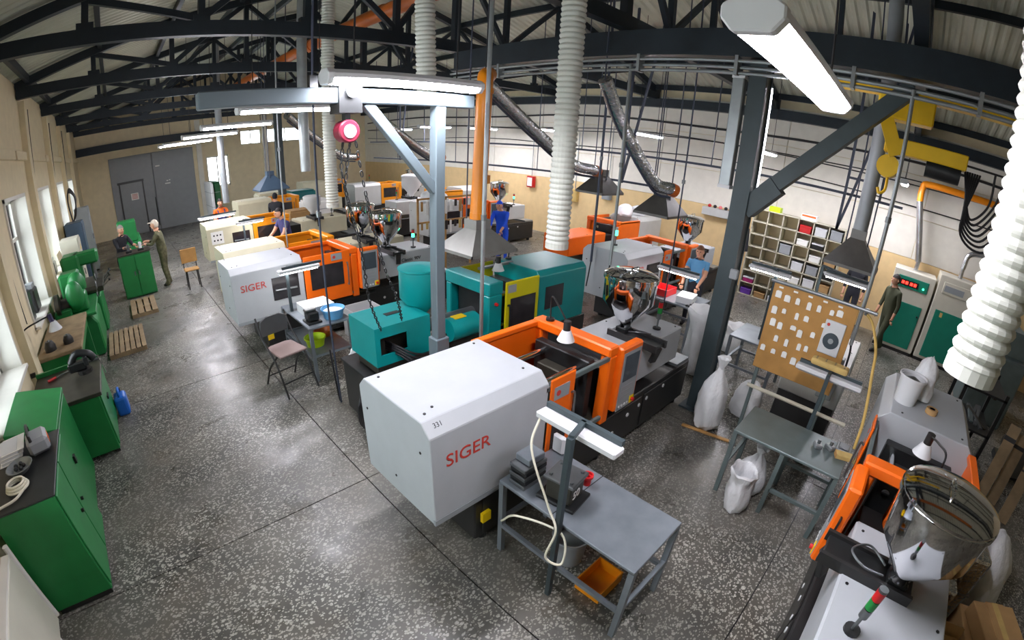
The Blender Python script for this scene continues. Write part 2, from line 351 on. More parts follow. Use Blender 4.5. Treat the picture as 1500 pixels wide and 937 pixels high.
for k, (xa, xb) in enumerate(((5.8, 6.85), (7.15, 9.05))):
    w = sempty('window_%d' % (k + 8)); xm = (xa + xb) / 2
    for x in (xa, xm - .025, xb - .05): obj('window_frame', box((x, YF + .1, 3.33), (x + .05, YF + .18, 4.02)), 'white_paint', w)
    for z in (3.33, 3.97): obj('window_frame', box((xa, YF + .1, z), (xb, YF + .18, z + .05)), 'white_paint', w)
    for x in (xa + .05, xm + .025): obj('pane', box((x, YF + .13, 3.38), (x + (xb - xa) / 2 - .075, YF + .137, 3.97)), 'glass', w)
g = sempty('door_1')
obj('gate_leaf', box((-.43, YF - .05, 0), (1.50, YF + .05, 3.5)), 'gate_grey', g, .01); obj('gate_leaf', box((1.53, YF - .05, 0), (3.45, YF + .05, 3.5)), 'gate_grey', g, .01)
for a, b_ in (((-.12, 0), (-.05, 2.36)), ((.95, 0), (1.02, 2.36)), ((-.17, 2.32), (1.04, 2.42))): obj('wicket_frame', box((a[0], YF - .09, a[1]), (b_[0], YF - .05, b_[1])), 'base_black', g)
obj('wicket_door', box((-.05, YF - .07, .03), (.95, YF - .05, 2.32)), 'gate_grey', g)
sg = obj('notice', box((.38, YF - .085, 1.55), (.72, YF - .07, 1.85)), 'paper', g)
for k in range(4): obj('print_line', box((.42, YF - .088, 1.6 + k * .06), (.68, YF - .085, 1.625 + k * .06)), 'ink_red', g)
for x, z, ww in ((2.0, 2.0, .25), (2.08, 2.12, .08), (2.2, 2.14, .06), (1.65, 2.85, .2)): obj('paint_mark', box((x, YF - .056, z), (x + ww, YF - .05, z + .05)), 'paper', g)
obj('gate_light_stop', box((-.5, YF + .06, 0), (3.52, YF + .2, 3.6)), 'gate_grey', g)  # added slab hidden behind the gate, blocks daylight leaking between the leaves
obj('gate_bolt', cyl((1.47, YF - .08, .2), (1.47, YF - .08, 1.5), .02, 8), 'dark_steel', g)
wn = sempty('wall_near')
obj('wall_face', box((XL - .35, YN - .3, 0), (XR + .3, YN, 7.2)), 'wall_cream', wn)
# ---- right wall: beige dado, white panels above
wr = sempty('wall_right')
obj('dado', box((XR, YN, 0), (XR + .3, YF, 1.97)), 'wall_beige', wr)
for k in range(9):
    for r in range(3):
        obj('wall_panel', box((XR + .01, YN + k * 3.55 + .008, 1.97 + r * .95 + .006), (XR + .3, YN + (k + 1) * 3.55 - .008, 1.97 + (r + 1) * .95 - .006)), 'wall_white', wr, .006)
obj('wall_backing', box((XR + .05, YN, 1.9), (XR + .32, YF, 5.1)), 'wall_cream', wr)
obj('eave_beam', box((XR - .22, YN, 4.50), (XR - .02, YF, 4.74)), 'truss', wr)
for k, z in enumerate((4.1, 3.72, 3.66, 3.2)):
    tag(obj('wall_cable', tube([(XR - .05, -3 + i * 2.7, z + .05 * math.sin(i * 1.7 + k)) for i in range(11)], .014 if k else .03, 6, 4), 'cable'),
        ('thick black cable strung highest along the white wall panels', 'upper of two close thin cables along the white wall', 'lower of two close thin cables along the white wall', 'lowest thin cable along the white wall panels')[k], 'cable', 'cables along the white wall')

# ================================================================== lamps
def lamp(x0, x1, y, z, label, wid=.17, hang=True, group='fluorescent lamps'):
    t = thing('fluorescent_lamp', label, 'lamp', ((x0 + x1) / 2, y, z), 0, group); h = (x1 - x0) / 2
    obj('housing', B().prism([(-wid / 2, 0), (wid / 2, 0), (wid / 2, .03), (wid / 4, .06), (-wid / 4, .06), (-wid / 2, .03)], 'x', -h, h), 'plastic_white', t)
    obj('diffuser', B().prism([(-wid / 2 + .004, 0), (-wid / 3, -.035), (wid / 3, -.035), (wid / 2 - .004, 0)], 'x', -h + .03, h - .03), 'lamp_glow', t)
    for s in (-1, 1): obj('end_cap', B().prism([(-wid / 2 - .004, .035), (-wid / 2 - .004, -.002), (-wid / 3, -.04), (wid / 3, -.04), (wid / 2 + .004, -.002), (wid / 2 + .004, .035), (wid / 4, .066), (-wid / 4, .066)], 'x', s * h - (.012 if s > 0 else .035), s * h + (.035 if s > 0 else .012)), 'plastic_white', t, .006)
    if hang:
        for s in (-.7, .7): obj('suspension_wire', cyl((s * h, 0, .06), (s * h, 0, zroof((x0 + x1) / 2 + s * h) + .03 - z), .006, 5), 'cable', t)
    return t
LD = ['over the right-hand aisle table', 'above the chain hoist jib', 'over the folding chair aisle', 'over the cream machine with the notice', 'over the worker in orange', 'over the wooden chair aisle', 'near the gate']
for (x0, x1, y, z), d in zip([(1.28, 2.57, .45, 3.545), (1.33, 2.58, 3.1, 3.57), (1.47, 2.73, 6.2, 3.6), (1.52, 2.79, 9.3, 3.58), (1.52, 2.80, 12.2, 3.55), (1.30, 2.65, 14.8, 3.5), (1.40, 2.65, 17.8, 3.55)], LD):
    lamp(x0, x1, y, z, 'long white fluorescent lamp hanging ' + d.replace('right-hand ', 'steel '))
for (x, y), d in zip([(9.5, 5.5), (10.5, 3.1), (11.0, .2), (9.2, 13.0), (10.0, 16.6), (10.9, 9.5), (10.9, 12.6)], ['above the orange ended machine', 'before the pigeonhole shelf rack', 'above the chiller cabinets', 'above the white plastic hopper', 'over the far white and amber machine', 'beside the red fire alarm box', 'by the white wall past the fire alarm box']):
    lamp(x - .6, x + .6, y, 3.55, 'small glowing fluorescent lamp hanging ' + d, group='far lamps over the second row')

# ================================================================== moulding machines
def hopper(t, x, y, z0, k=1., m='chrome'):
    r = .29 * k
    h = obj('hopper', B().lathe([(.07, 0), (.07, .05), (r, .32 * k), (r, .56 * k)], (x, y, z0), 32), m, t, smooth=True)
    obj('rim', B().lathe([(r, .555 * k), (r + .015, .56 * k), (r + .015, .59 * k), (r, .595 * k)], (x, y, z0), 32), m, h, smooth=True)
    obj('lid', B().lathe([(r + .008, .59 * k), (r + .008, .61 * k), (r * .8, .64 * k), (r * .3, .655 * k), (.01, .66 * k)], (x, y, z0), 32), m, h, smooth=True)
    if m == 'chrome':
        zz = z0 + .66 * k
        obj('lid_handle', tube([(x - .07, y - .03, zz - .01), (x - .07, y - .03, zz + .03), (x + .07, y - .03, zz + .03), (x + .07, y - .03, zz - .01)], .008, 6, 3), m, h, smooth=True)
        obj('chute', B().bar((x - r * .62, y - r * .5, z0 + .3 * k), (x - .05, y - .06, z0 + .03), .07, .05), m, h, .008)
    return h
def tower(t, x, y, z, lit=False):
    p = obj('signal_tower', cyl((x, y, z), (x, y, z + .02), .05, 14), 'black', t, smooth=True)
    obj('tower_pole', cyl((x, y, z + .02), (x, y, z + .13), .012, 8), 'steel', p)
    for k, m in enumerate(('steel', 'green_glow' if lit else 'green_bright', 'red')):
        obj('tower_segment', cyl((x, y, z + .13 + k * .07), (x, y, z + .195 + k * .07), .028, 14), m, p, smooth=True)
    obj('tower_cap', cyl((x, y, z + .335), (x, y, z + .352), .027, 14), 'steel', p)
def task_lamp(t, base, head, lit=False):
    bx, by, bz = base; hx, hy, hz = head
    p = obj('task_lamp', cyl(base, (bx, by, bz + .025), .045, 14), 'black', t)
    obj('lamp_arm', tube([(bx, by, bz), (bx, by, bz + .25), ((bx + hx) / 2, (by + hy) / 2, hz + .16), (hx, hy, hz + .1)], .009, 6), 'black', p)
    obj('lamp_socket', cyl((hx, hy, hz + .02), (hx, hy, hz + .12), .035, 12), 'base_black', p, smooth=True)
    obj('lamp_shade', B().lathe([(.04, .03), (.045, .02), (.085, -.07), (.08, -.072), (.03, .0)], (hx, hy, hz), 20), 'plastic_white', p, smooth=True)
    if lit: obj('lamp_bulb', B().ball((hx, hy, hz - .03), .032), 'task_glow', p, smooth=True)
def imm(label, loc, rz=0., body='machine_white', acc='orange', door='closed', hop='chrome', hk=1., brand=None, number=None, model=None, panel=True, twr=True, lit=False, lampat=None, sx=1., win=False, group='injection moulding machines', coverm=None):
    t = thing('injection_moulding_machine', label, 'machine', loc, rz, group); t.scale = (sx, 1, 1)
    coverm = coverm or body
    obj('base_frame', box((.42, .05, .07), (4.15, .90, .62)), 'base_black', t, .012)
    for x in (.55, 2.2, 4.0):
        for y in (.12, .82): obj('levelling_foot', cyl((x, y, 0), (x, y, .075), .05, 10), 'dark_steel', t)
    for a, b_ in ((.5, 1.62), (1.68, 2.9), (2.96, 4.08)): obj('access_panel', box((a, .036, .12), (b_, .05, .55)), 'base_black', t, .005)
    for x, z in ((2.62, .42), (2.86, .45), (3.02, .48), (3.42, .5), (2.35, .3)): obj('latch', cyl((x, .038, z), (x, .028, z), .024, 8), 'plastic_white', t)
    cc = obj('clamp_cover', B().prism([(0, .58), (.95, .58), (.95, 1.37), (.86, 1.46), (.09, 1.46), (0, 1.37)], 'x', 0, 1.15), body, t, .006)
    obj('cover_skirt', box((-.004, -.004, .58), (1.15, .02, .63)), 'panel_grey', cc)
    for x, y in ((.08, .16), (.17, .2), (.1, .8), (1.05, .2), (1.05, .8)): obj('screw', cyl((x, y, 1.458), (x, y, 1.466), .011, 8), 'black', cc)
    for y, z in ((.12, 1.2), (.5, .75), (.85, 1.2)): obj('screw', cyl((.004, y, z), (-.005, y, z), .011, 8), 'black', cc)
    if brand: text('brand_lettering', brand, .15, 'ink_red', cc, (.12, -.002, 1.085), sx=1.08)
    if number: text('number_lettering', number, .05, 'ink_black', cc, (.07, .042, 1.412), (PI / 4, 0, 0))
    if win:
        obj('cover_window', box((.62, -.006, .84), (1.06, .0, 1.2)), 'glass_dark', cc); obj('window_rod', cyl((.66, -.012, 1.0), (1.02, -.012, .98), .02, 8), 'steel', cc)
    # mould bay
    obj('bay_floor', box((1.15, .05, .58), (2.45, .9, .63)), 'greasy', t)
    obj('moving_platen', box((1.20, .16, .64), (1.31, .80, 1.25)), 'dark_steel', t, .01); obj('fixed_platen', box((1.87, .14, .64), (1.97, .82, 1.27)), 'dark_steel', t, .01)
    obj('mould', box((1.31, .3, .74), (1.42, .66, 1.12)), 'steel', t, .01); obj('mould', box((1.74, .3, .74), (1.87, .66, 1.12)), 'greasy', t, .01)
    for y in (.25, .71):
        for z in (.76, 1.18): obj('tie_bar', cyl((1.1, y, z), (1.99, y, z), .034, 12), 'chrome', t, smooth=True)
    obj('rear_guard', box((1.15, .93, .62), (2.05, .965, 1.40)), acc, t, .006); obj('guard_rail', box((1.15, .89, 1.36), (2.0, .965, 1.41)), acc, t, .006)
    for z in (.64, 1.29): obj('door_rail', box((1.12, .0, z), (2.02, .035, z + .05)), 'table_green', t, .006)
    if door == 'open': d = obj('safety_door', box((1.16, -.02, .62), (1.47, .0, 1.40)), acc, t, .008); wx = (1.21, 1.40, .66, 1.0); hx = 1.43
    else: d = obj('safety_door', box((1.16, -.02, .62), (1.98, .0, 1.42)), acc, t, .012); wx = (1.26, 1.84, .86, 1.24); hx = 1.91
    obj('door_window', box((wx[0], -.026, wx[2]), (wx[1], -.019, wx[3])), 'glass_dark', d)
    nx = 1.2 if door == 'open' else 1.64
    n_ = obj('notice_plate', box((nx, -.025, 1.2 if door == 'open' else 1.28), (nx + .19, -.019, 1.32 if door == 'open' else 1.39)), 'panel_grey', d)
    obj('warning_mark', cyl((nx + .05, -.025, 1.26 if door == 'open' else 1.335), (nx + .05, -.028, 1.26 if door == 'open' else 1.335), .026, 14), 'ink_red', d)
    obj('door_handle', tube([(hx, -.02, 1.2), (hx, -.06, 1.19), (hx, -.06, .86), (hx, -.02, .85)], .011, 6, 4), 'steel', d, smooth=True)
    obj('front_post', box((2.0, -.008, .58), (2.12, .11, 1.33)), acc, t, .015); obj('rear_post', box((2.0, .85, .58), (2.12, .96, 1.33)), acc, t, .015)
    obj('top_beam', box((1.98, -.01, 1.33), (2.13, .965, 1.43)), acc, t, .015)
    obj('nozzle_guard', box((2.13, .12, .62), (2.47, .83, 1.1)), 'black', t, .01)
    if panel:
        p = obj('control_panel', box((2.125, -0.060, .70), (2.505, 0.045, 1.40)), acc, t, .018)
        obj('panel_face', box((2.160, -0.066, .70), (2.470, -0.058, 1.345)), 'panel_grey', p); obj('screen', box((2.190, -0.070, 1.03), (2.440, -0.064, 1.31)), 'screen', p)
        for k in range(4): obj('push_button', cyl((2.205 + k * .05, -0.065, .745), (2.205 + k * .05, -0.074, .745), .014, 8), 'plastic_white', p)
        for r in range(3): obj('key_row', box((2.195, -0.069, .83 + r * .055), (2.405, -0.065, .86 + r * .055)), 'plastic_grey', p)
        obj('stop_box', box((2.395, -0.075, .72), (2.465, -0.060, .80)), 'yellow', p); obj('stop_button', cyl((2.430, -0.075, .76), (2.430, -0.100, .76), .02, 10), 'red', p)
        obj('panel_handle', tube([(2.505, -0.010, 1.16), (2.535, -0.010, 1.15), (2.535, -0.010, .95), (2.505, -0.010, .94)], .009, 6, 3), 'black', p)
    ic = obj('injection_cover', box((2.45, .10, .74), (3.78, .85, 1.17)), coverm, t, .015)
    for x in (2.55, 3.1, 3.7):
        for y in (.16, .79): obj('screw', cyl((x, y, 1.168), (x, y, 1.176), .011, 8), 'black', ic)
    if model: text('model_lettering', model, .09, 'ink_black', ic, (3.05, .098, .98)); 
    obj('side_rail', box((3.78, .06, .62), (4.13, .89, .66)), 'zinc', t)
    if hop:
        hb = obj('hopper_slide', box((2.80, -.05, 1.175), (3.02, .56, 1.215)), 'dark_steel', t, .006); obj('slide_rail', box((2.78, -.07, 1.16), (2.81, .56, 1.24)), 'base_black', hb); obj('slide_rail', box((3.01, -.07, 1.16), (3.04, .56, 1.24)), 'base_black', hb)
        obj('slide_foot', B().bar((2.91, -.04, 1.18), (2.93, .02, .99), .08, .04), 'base_black', hb)
        obj('slide_lever', tube([(2.88, .34, 1.25), (2.84, .2, 1.3), (2.94, .1, 1.29), (3.0, .2, 1.26), (2.98, .34, 1.25)], .008, 6), 'steel', hb)
        obj('hopper_throat', box((2.86, .37, 1.21), (3.0, .51, 1.27)), 'dark_steel', hb, .01)
        hopper(t, 2.94, .44, 1.26, hk, hop)
    if twr: tower(t, 3.42, .27, 1.17, lit)
    if lampat: task_lamp(t, *lampat)
    return t
imm('white and orange moulding machine with a big red brand name and open safety door', (1.33, 2.0, 0), door='open', brand='SIGER', number='331', model='90V', lampat=((2.06, .80, 1.43), (1.80, .38, 1.50)))
imm('white and orange moulding machine behind the folding chair, its safety door shut', (1.27, 7.05, 0), brand='SIGER', model='Classic 90V', win=True, lit=True)
imm('white and orange moulding machine with a domed chrome hopper beside stacked cartons', (5.44, -.32, 0), PI, door='open', lampat=((2.06, .5, 1.43), (1.62, .42, 1.5)))
imm('cream moulding machine with amber doors right behind the folding chair machine', (1.45, 8.3, 0), body='cream', acc='amber', lit=False, hk=1.0, twr=False, sx=.98, panel=False)
imm('cream moulding machine with a paper notice on its end cover', (1.75, 11.9, 0), body='cream', acc='amber', hop='machine_pale', hk=.8, win=True, panel=False)
imm('cream moulding machine beside the worker in an orange shirt', (3.5, 16.0, 0), body='cream', acc='amber', hop=None, panel=False, twr=False)
imm('large white moulding machine with a red-lettered sign and a lit green lamp', (6.65, 3.92, 0), brand='SIGER', win=True, twr=False, sx=1.12, door='open')
imm('white moulding machine whose end cover is bright orange under the hanging hose', (11.9, 7.05, 0), PI, body='machine_pale', coverm='orange', hop=None, sx=1.05, lit=True, win=True, panel=False)
imm('white moulding machine with a small chrome hopper near the red fire box', (7.1, 10.3, 0), body='machine_pale', win=True, lit=True)
imm('white moulding machine with a white plastic hopper beyond the grey jib post', (11.6, 14.0, 0), PI, body='machine_pale', acc='amber', hop='plastic_white', hk=1.15, panel=False)
imm('far white and amber moulding machine by the white wall', (8.2, 16.9, 0), body='machine_pale', acc='amber', panel=False)
imm('farthest cream and amber moulding machine near the corner of the hall', (7.4, 20.4, 0), body='cream', acc='amber', panel=False, hop=None)
# green lamp on the big white machine
t = thing('signal_lamp', 'lit green signal lamp on top of the large white machine', 'signal lamp', (7.1, 4.5, 1.462))
obj('lamp_foot', cyl((0, 0, 0), (0, 0, .02), .05, 12), 'black', t); obj('lamp_stem', cyl((0, 0, .02), (0, 0, .18), .012, 8), 'steel', t); obj('lamp_dome', cyl((0, 0, .18), (0, 0, .27), .035, 12), 'green_glow', t, smooth=True); obj('lamp_tip', cyl((0, 0, .27), (0, 0, .33), .028, 12), 'plastic_white', t)
# ---- teal machine
t = thing('injection_moulding_machine', 'teal moulding machine with a lime yellow safety door and teal hopper', 'machine', (1.95, 3.85, 0), 0, 'injection moulding machines')
obj('base_frame', box((0, .02, .06), (3.55, .86, .70)), 'base_black', t, .012); obj('base_tray', box((-.02, 0, .70), (1.75, .88, .73)), 'dark_steel', t, .006); obj('checker_plate', box((.85, .04, .73), (1.5, .84, .74)), 'checker', t)
for x in (.15, 1.8, 3.4):
    for y in (.1, .78): obj('levelling_foot', cyl((x, y, 0), (x, y, .07), .05, 10), 'dark_steel', t)
b = B()
for a, c_ in (((.08, .12, 1.28), (.78, .72, 1.30)), ((.08, .70, .86), (.78, .72, 1.28)), ((.08, .14, .86), (.10, .70, 1.28)), ((.76, .14, .86), (.78, .70, 1.28)), ((.08, .12, .86), (.14, .14, 1.28)), ((.48, .12, .86), (.78, .14, 1.28)), ((.14, .12, .86), (.48, .14, .98)), ((.14, .12, 1.18), (.48, .14, 1.28))): b.box(a, c_)
ic = obj('injection_cover', b, 'teal', t); obj('drive_block', box((.16, .3, .87), (.7, .6, 1.15)), 'greasy', ic, .01)
for k in range(4): obj('hydraulic_hose', tube([(.3, .3, 1.05 - .03 * k), (.33, .1, 1.05 - .03 * k), (.5, -.02 - .02 * k, .95 - .04 * k), (.75, -.03, .92 - .03 * k), (1.0, .12, 1.0)], .013, 6), 'cable', ic)
obj('cover_grip', box((.38, .38, 1.30), (.56, .46, 1.304)), 'base_black', ic)
obj('injection_base', box((.12, .2, .73), (1.6, .66, .86)), 'greasy', t, .01); obj('barrel', cyl((.78, .44, 1.02), (1.7, .44, 1.02), .08, 16), 'steel', t, smooth=True)
mo = obj('drive_motor', cyl((1.0, .10, 1.05), (1.42, .10, 1.05), .14, 14), 'teal', t, smooth=True); obj('motor_label', box((1.08, .04, 1.182), (1.24, .14, 1.194)), 'yellow', mo)
h = obj('hopper', B().lathe([(.06, .0), (.06, .05), (.24, .28), (.24, .60), (.25, .61), (.25, .63), (.02, .66)], (.92, .52, 1.10), 28), 'teal', t, smooth=True); obj('hopper_bracket', B().bar((.55, .3, 1.25), (.92, .5, 1.15), .12, .04), 'zinc', h)
obj('platen_frame', box((1.55, 0, .70), (1.77, .11, 1.36)), 'teal', t, .012); obj('platen_frame', box((1.555, .75, .70), (1.77, .855, 1.36)), 'teal', t, .012); obj('platen_beam', box((1.55, 0, 1.36), (1.78, .86, 1.52)), 'teal', t, .012)
obj('fixed_platen', box((1.66, .14, .74), (1.78, .72, 1.34)), 'dark_steel', t); obj('moving_platen', box((2.2, .14, .74), (2.34, .72, 1.34)), 'dark_steel', t); obj('mould', box((1.8, .26, .86), (2.18, .6, 1.22)), 'steel', t, .01)
for y in (.2, .66):
    for z in (.84, 1.26): obj('tie_bar', cyl((1.7, y, z), (2.6, y, z), .03, 12), 'chrome', t, smooth=True)
obj('bay_floor', box((1.7, .05, .68), (2.42, .82, .72)), 'greasy', t); obj('stop_button', cyl((1.66, 0, 1.25), (1.66, -.03, 1.25), .022, 10), 'red', t)
for y0, y1, nm in ((-.03, .0, 'safety_door'), (.86, .89, 'rear_door')):
    d = obj(nm, box((1.80, y0, .74), (2.40, y1, 1.50)), 'lime', t, .012)
    if nm == 'safety_door':
        obj('door_window', box((1.88, -.036, .88), (2.33, -.029, 1.28)), 'glass_dark', d); obj('door_handle', tube([(1.84, -.03, 1.2), (1.84, -.07, 1.19), (1.84, -.07, .9), (1.84, -.03, .89)], .014, 6, 4), 'black', d); obj('data_plate', box((1.83, -.035, 1.36), (1.97, -.029, 1.46)), 'panel_grey', d)
b = B(); pr = [(-.01, .72), (.87, .72), (.87, 1.46), (.80, 1.53), (.06, 1.53), (-.01, 1.46)]; n = len(pr)
sh = lambda y, z: (.43 + (y - .43) * .78, .72 + (z - .72) * (.88 if z > 1 else 1))
b.add([(2.42, y, z) for y, z in pr] + [(3.42, y, z) for y, z in pr] + [(3.56, *sh(y, z)) for y, z in pr], [tuple(range(n - 1, -1, -1)), tuple(range(2 * n, 3 * n))] + [(r * n + k, r * n + (k + 1) % n, (r + 1) * n + (k + 1) % n, (r + 1) * n + k) for r in range(2) for k in range(n)])
cc = obj('clamp_cover', b, 'teal', t, .008)
obj('cover_window', box((2.55, -.018, .98), (2.92, -.009, 1.30)), 'glass_dark', cc)
obj('top_rail', B().bar((1.9, .6, 1.52), (2.5, .6, 1.52), .05, .03), 'zinc', t); task_lamp(t, (2.55, .72, 1.53), (2.15, .5, 1.55), True)
t = bpy.data.objects['injection_moulding_machine.012']
for k in range(4): obj('cable_coil', tube([(-.03, .1 + .05 * k, .68), (-.12 - .02 * k, .15, .45), (-.1, .2 + .05 * k, .12), (-.04, .35, .05), (-.03, .4, .3)], .016, 6), 'cable', t)
obj('warning_block', box((.47, .005, .28), (.56, .036, .38)), 'yellow', bpy.data.objects['injection_moulding_machine'])
# ================================================================== overhead: jib crane, hoist, ducts, hoses
t = thing('jib_crane', 'light grey jib crane post with a short arm and diagonal brace', 'jib crane', (2.38, 3.32, 0))
obj('post', box((-.05, -.05, 0), (.05, .05, 3.44)), 'jib_grey', t, .008); obj('post_sleeve', box((-.075, -.07, 0), (.075, .07, 1.35)), 'jib_grey', t, .008); obj('foot_plate', box((-.17, -.17, 0), (.17, .17, .02)), 'jib_grey', t)
obj('arm', box((-1.86, -.06, 3.42), (.34, .06, 3.53)), 'jib_grey', t, .008); obj('brace', B().bar((-.03, 0, 2.72), (-.66, 0, 3.43), .07, .08), 'jib_grey', t, .006)
obj('hanger', box((-1.1, -.02, 3.52), (-1.04, .02, 3.62)), 'dark_steel', t)
t = thing('chain_hoist', 'dark chain hoist with a red drum and hanging chains under the jib arm', 'hoist', (1.56, 3.32, 0))
obj('trolley', B().box((-.09, -.085, 3.35), (.09, .085, 3.415)).box((-.09, -.085, 3.415), (.09, -.063, 3.56)).box((-.09, .063, 3.415), (.09, .085, 3.56)), 'dark_steel', t)
for y in (-.1, .1): obj('trolley_wheel', cyl((0, y - .012, 3.5), (0, y + .012, 3.5), .045, 14), 'steel', t, smooth=True)
obj('drum_hanger', box((-.02, -.03, 3.28), (.02, .03, 3.37)), 'dark_steel', t); dr = obj('drum', cyl((0, -.06, 3.22), (0, .06, 3.22), .085, 20), 'drum_red', t, .01, True); obj('drum_plate', cyl((0, -.066, 3.22), (0, -.06, 3.22), .05, 16), 'plastic_grey', dr)
lk = B().rings([(.012 * math.cos(a), 0, .026 * math.sin(a)) for a in [2 * PI * i / 10 for i in range(11)]], .005, 5, False)
l0 = None
def chain(pts):
    global l0
    q = bez(pts, 12); acc = 0; n = 0
    for a, b_ in zip(q, q[1:]):
        acc += (b_ - a).length
        if acc >= .042:
            acc = 0; e = (b_ - a).to_track_quat('Z', 'Y').to_euler(); e.rotate_axis('Z', PI / 2 * (n % 2)); n += 1
            if l0 is None: l0 = obj('chain_link', lk, 'dark_steel', t); o = l0
            else: o = link(l0, t)
            o.location = a; o.rotation_euler = e
chain([(.03, 0, 3.16), (.0, 0, 3.0), (-.03, 0, 2.8)]); chain([(-.03, 0, 3.16), (-.05, 0, 2.95), (-.03, 0, 2.8)])
chain([(.07, 0, 3.16), (.16, .02, 2.7), (.3, .06, 2.15), (.5, .2, 1.75), (.72, .5, 1.38)]); chain([(-.03, 0, 2.8), (.1, .05, 2.3), (.22, .2, 1.8), (.45, .45, 1.35)])
def hose(x, y, z0, z1, r, label, lean=(0, 0)):
    o = B(); n = int((z1 - z0) / .055); pts = []; rad = []
    for i in range(n * 4 + 1):
        f = i / (n * 4); pts.append((x + lean[0] * f, y + lean[1] * f, z0 + (z1 - z0) * f)); rad.append(r * (1, 1.04, 1, .9)[i % 4])
    o.rings(pts, rad, 20, False)
    t = thing('ventilation_hose', label, 'hose', (0, 0, 0), 0, 'white corrugated hoses')
    obj('hose_body', o, 'hose_white', t, smooth=False)
    obj('end_collar', B().rings([(x, y, z0 - .05), (x, y, z0 + .02)], r * 1.02, 20, False), 'hose_white', t); obj('top_clamp', cyl((x + lean[0], y + lean[1], z1 - .03), (x + lean[0], y + lean[1], z1 + .06), r * .95, 16), 'zinc', t)
    for k in range(n): pass
hose(3.88, 3.2, 2.09, zroof(3.88) - .05, .125, 'thick white corrugated hose hanging over the teal machine')
hose(2.2, -.46, 2.62, zroof(2.2) - .05, .118, 'thick white corrugated hose hanging over the chrome domed hopper')
hose(3.55, 5.2, 3.7, zroof(3.3) - .05, .125, 'white corrugated hose leaning behind the jib lamp', (-.22, -.1))
hose(3.72, 8.68, 1.95, zroof(3.72) - .05, .12, 'long white corrugated hose hanging before the amber machine')
def pipe(name, label, cat, pts, r, m, collars=(), n=14, k=5, group=None):
    t = thing(name, label, cat, (0, 0, 0), 0, group); obj('pipe', B().rings(bez(pts, k), r, n), m, t, smooth=True)
    for i, (p, q) in enumerate(collars): obj('collar', cyl(p, q, r * 1.12, n), m, t, smooth=True)
    return t
t = pipe('extraction_pipe', 'bright orange plastic extraction pipe hanging over the teal machine', 'pipe', [(3.85, 4.5, 2.17), (3.88, 4.5, 3.0), (3.9, 4.5, 3.82), (3.95, 4.54, 3.94), (4.1, 4.66, 3.98)], .098, 'pipe_orange', [((3.9, 4.5, 2.62), (3.9, 4.5, 2.72)), ((3.86, 4.5, 2.17), (3.86, 4.5, 2.25)), ((3.9, 4.5, 3.72), (3.9, 4.5, 3.78))])
obj('suspension_wire', cyl((3.9, 4.5, 3.98), (3.95, 4.5, zroof(3.95) + .03), .006, 5), 'cable', t)
pipe('overhead_duct', 'long orange duct running under the roof ridge', 'duct', [(4.6, -3, 5.55), (4.6, 4, 5.55), (4.6, 12, 5.55), (4.6, 20, 5.55)], .14, 'duct_orange', [((4.6, y - .05, 5.55), (4.6, y + .05, 5.55)) for y in (1.2, 4.7, 8.2, 11.7, 15.2)])
pipe('overhead_duct', 'orange pipe along the white wall beside the yellow hoist', 'duct', [(11.9, -3.5, 3.7), (11.9, -1.5, 3.7), (11.9, -.35, 3.7), (11.9, -.2, 3.6), (11.9, -.2, 3.3)], .075, 'pipe_orange')
pipe('wall_duct', 'silver pipe rising from the chiller cabinet to the orange pipe', 'pipe', [(11.9, -.2, 3.3), (11.9, -.31, 2.85), (11.9, -.42, 2.4), (11.9, -.51, 2.03)], .075, 'foil')
for (x, y, z0, m, d) in ((3.45, 9.3, 2.6, 'zinc', 'grey duct hanging beside the long white hose'), (6.95, .55, 2.67, 'panel_grey', 'grey vent duct rising from the bench hood'), (2.98, 15.2, 1.6, 'panel_grey', 'slim grey duct hanging by the far window')):
    pipe('vent_duct', d, 'duct', [(x, y, z0), (x, y, 4), (x, y, zroof(x) + .03)], .1, m)
def flex(label, pts, r):
    t = thing('flexible_duct', label, 'duct', (0, 0, 0), 0, 'silver flexible ducts'); obj('duct_sleeve', B().rings(bez(pts, 14), [r * (1, .93)[i % 2] for i in range(14 * (len(pts) - 1) + 1)], 14), 'silver_flex', t, smooth=True)
    a, b_ = Vector(pts[-2]), Vector(pts[-1]); d = (b_ - a).normalized(); obj('duct_collar', cyl(b_, b_ + d * .1, r * 1.05, 14), 'duct_orange', t)
    d0 = Vector((0, 0, -r * 1.35)); obj('support_rail', B().rings(bez([Vector(p) + d0 for p in pts], 4), .02, 6), 'tray', t)
    obj('hanger', cyl(pts[0], (pts[0][0], pts[0][1], zroof(pts[0][0]) + .03), .012, 6), 'tray', t)
flex('silver crinkled duct sloping to the hood over the large white machine', [(5.28, 3.76, 4.05), (5.75, 3.75, 3.5), (6.45, 3.55, 2.75), (6.8, 3.4, 2.64)], .1)
flex('silver crinkled duct sloping behind the thick white hose', [(4.3, 4.95, 3.92), (5.4, 5.25, 3.45), (6.6, 5.3, 2.85), (7.3, 5.25, 2.72)], .1)
flex('silver crinkled duct sloping behind the jib brace', [(4.3, 8.75, 4.0), (5.6, 9.3, 3.3), (6.6, 9.6, 2.8), (7.2, 9.9, 2.7)], .1)
flex('silver crinkled duct far beyond the chain hoist', [(4.2, 12.5, 3.9), (5.2, 13.2, 3.3), (6.2, 13.7, 2.75), (6.8, 13.9, 2.65)], .11)
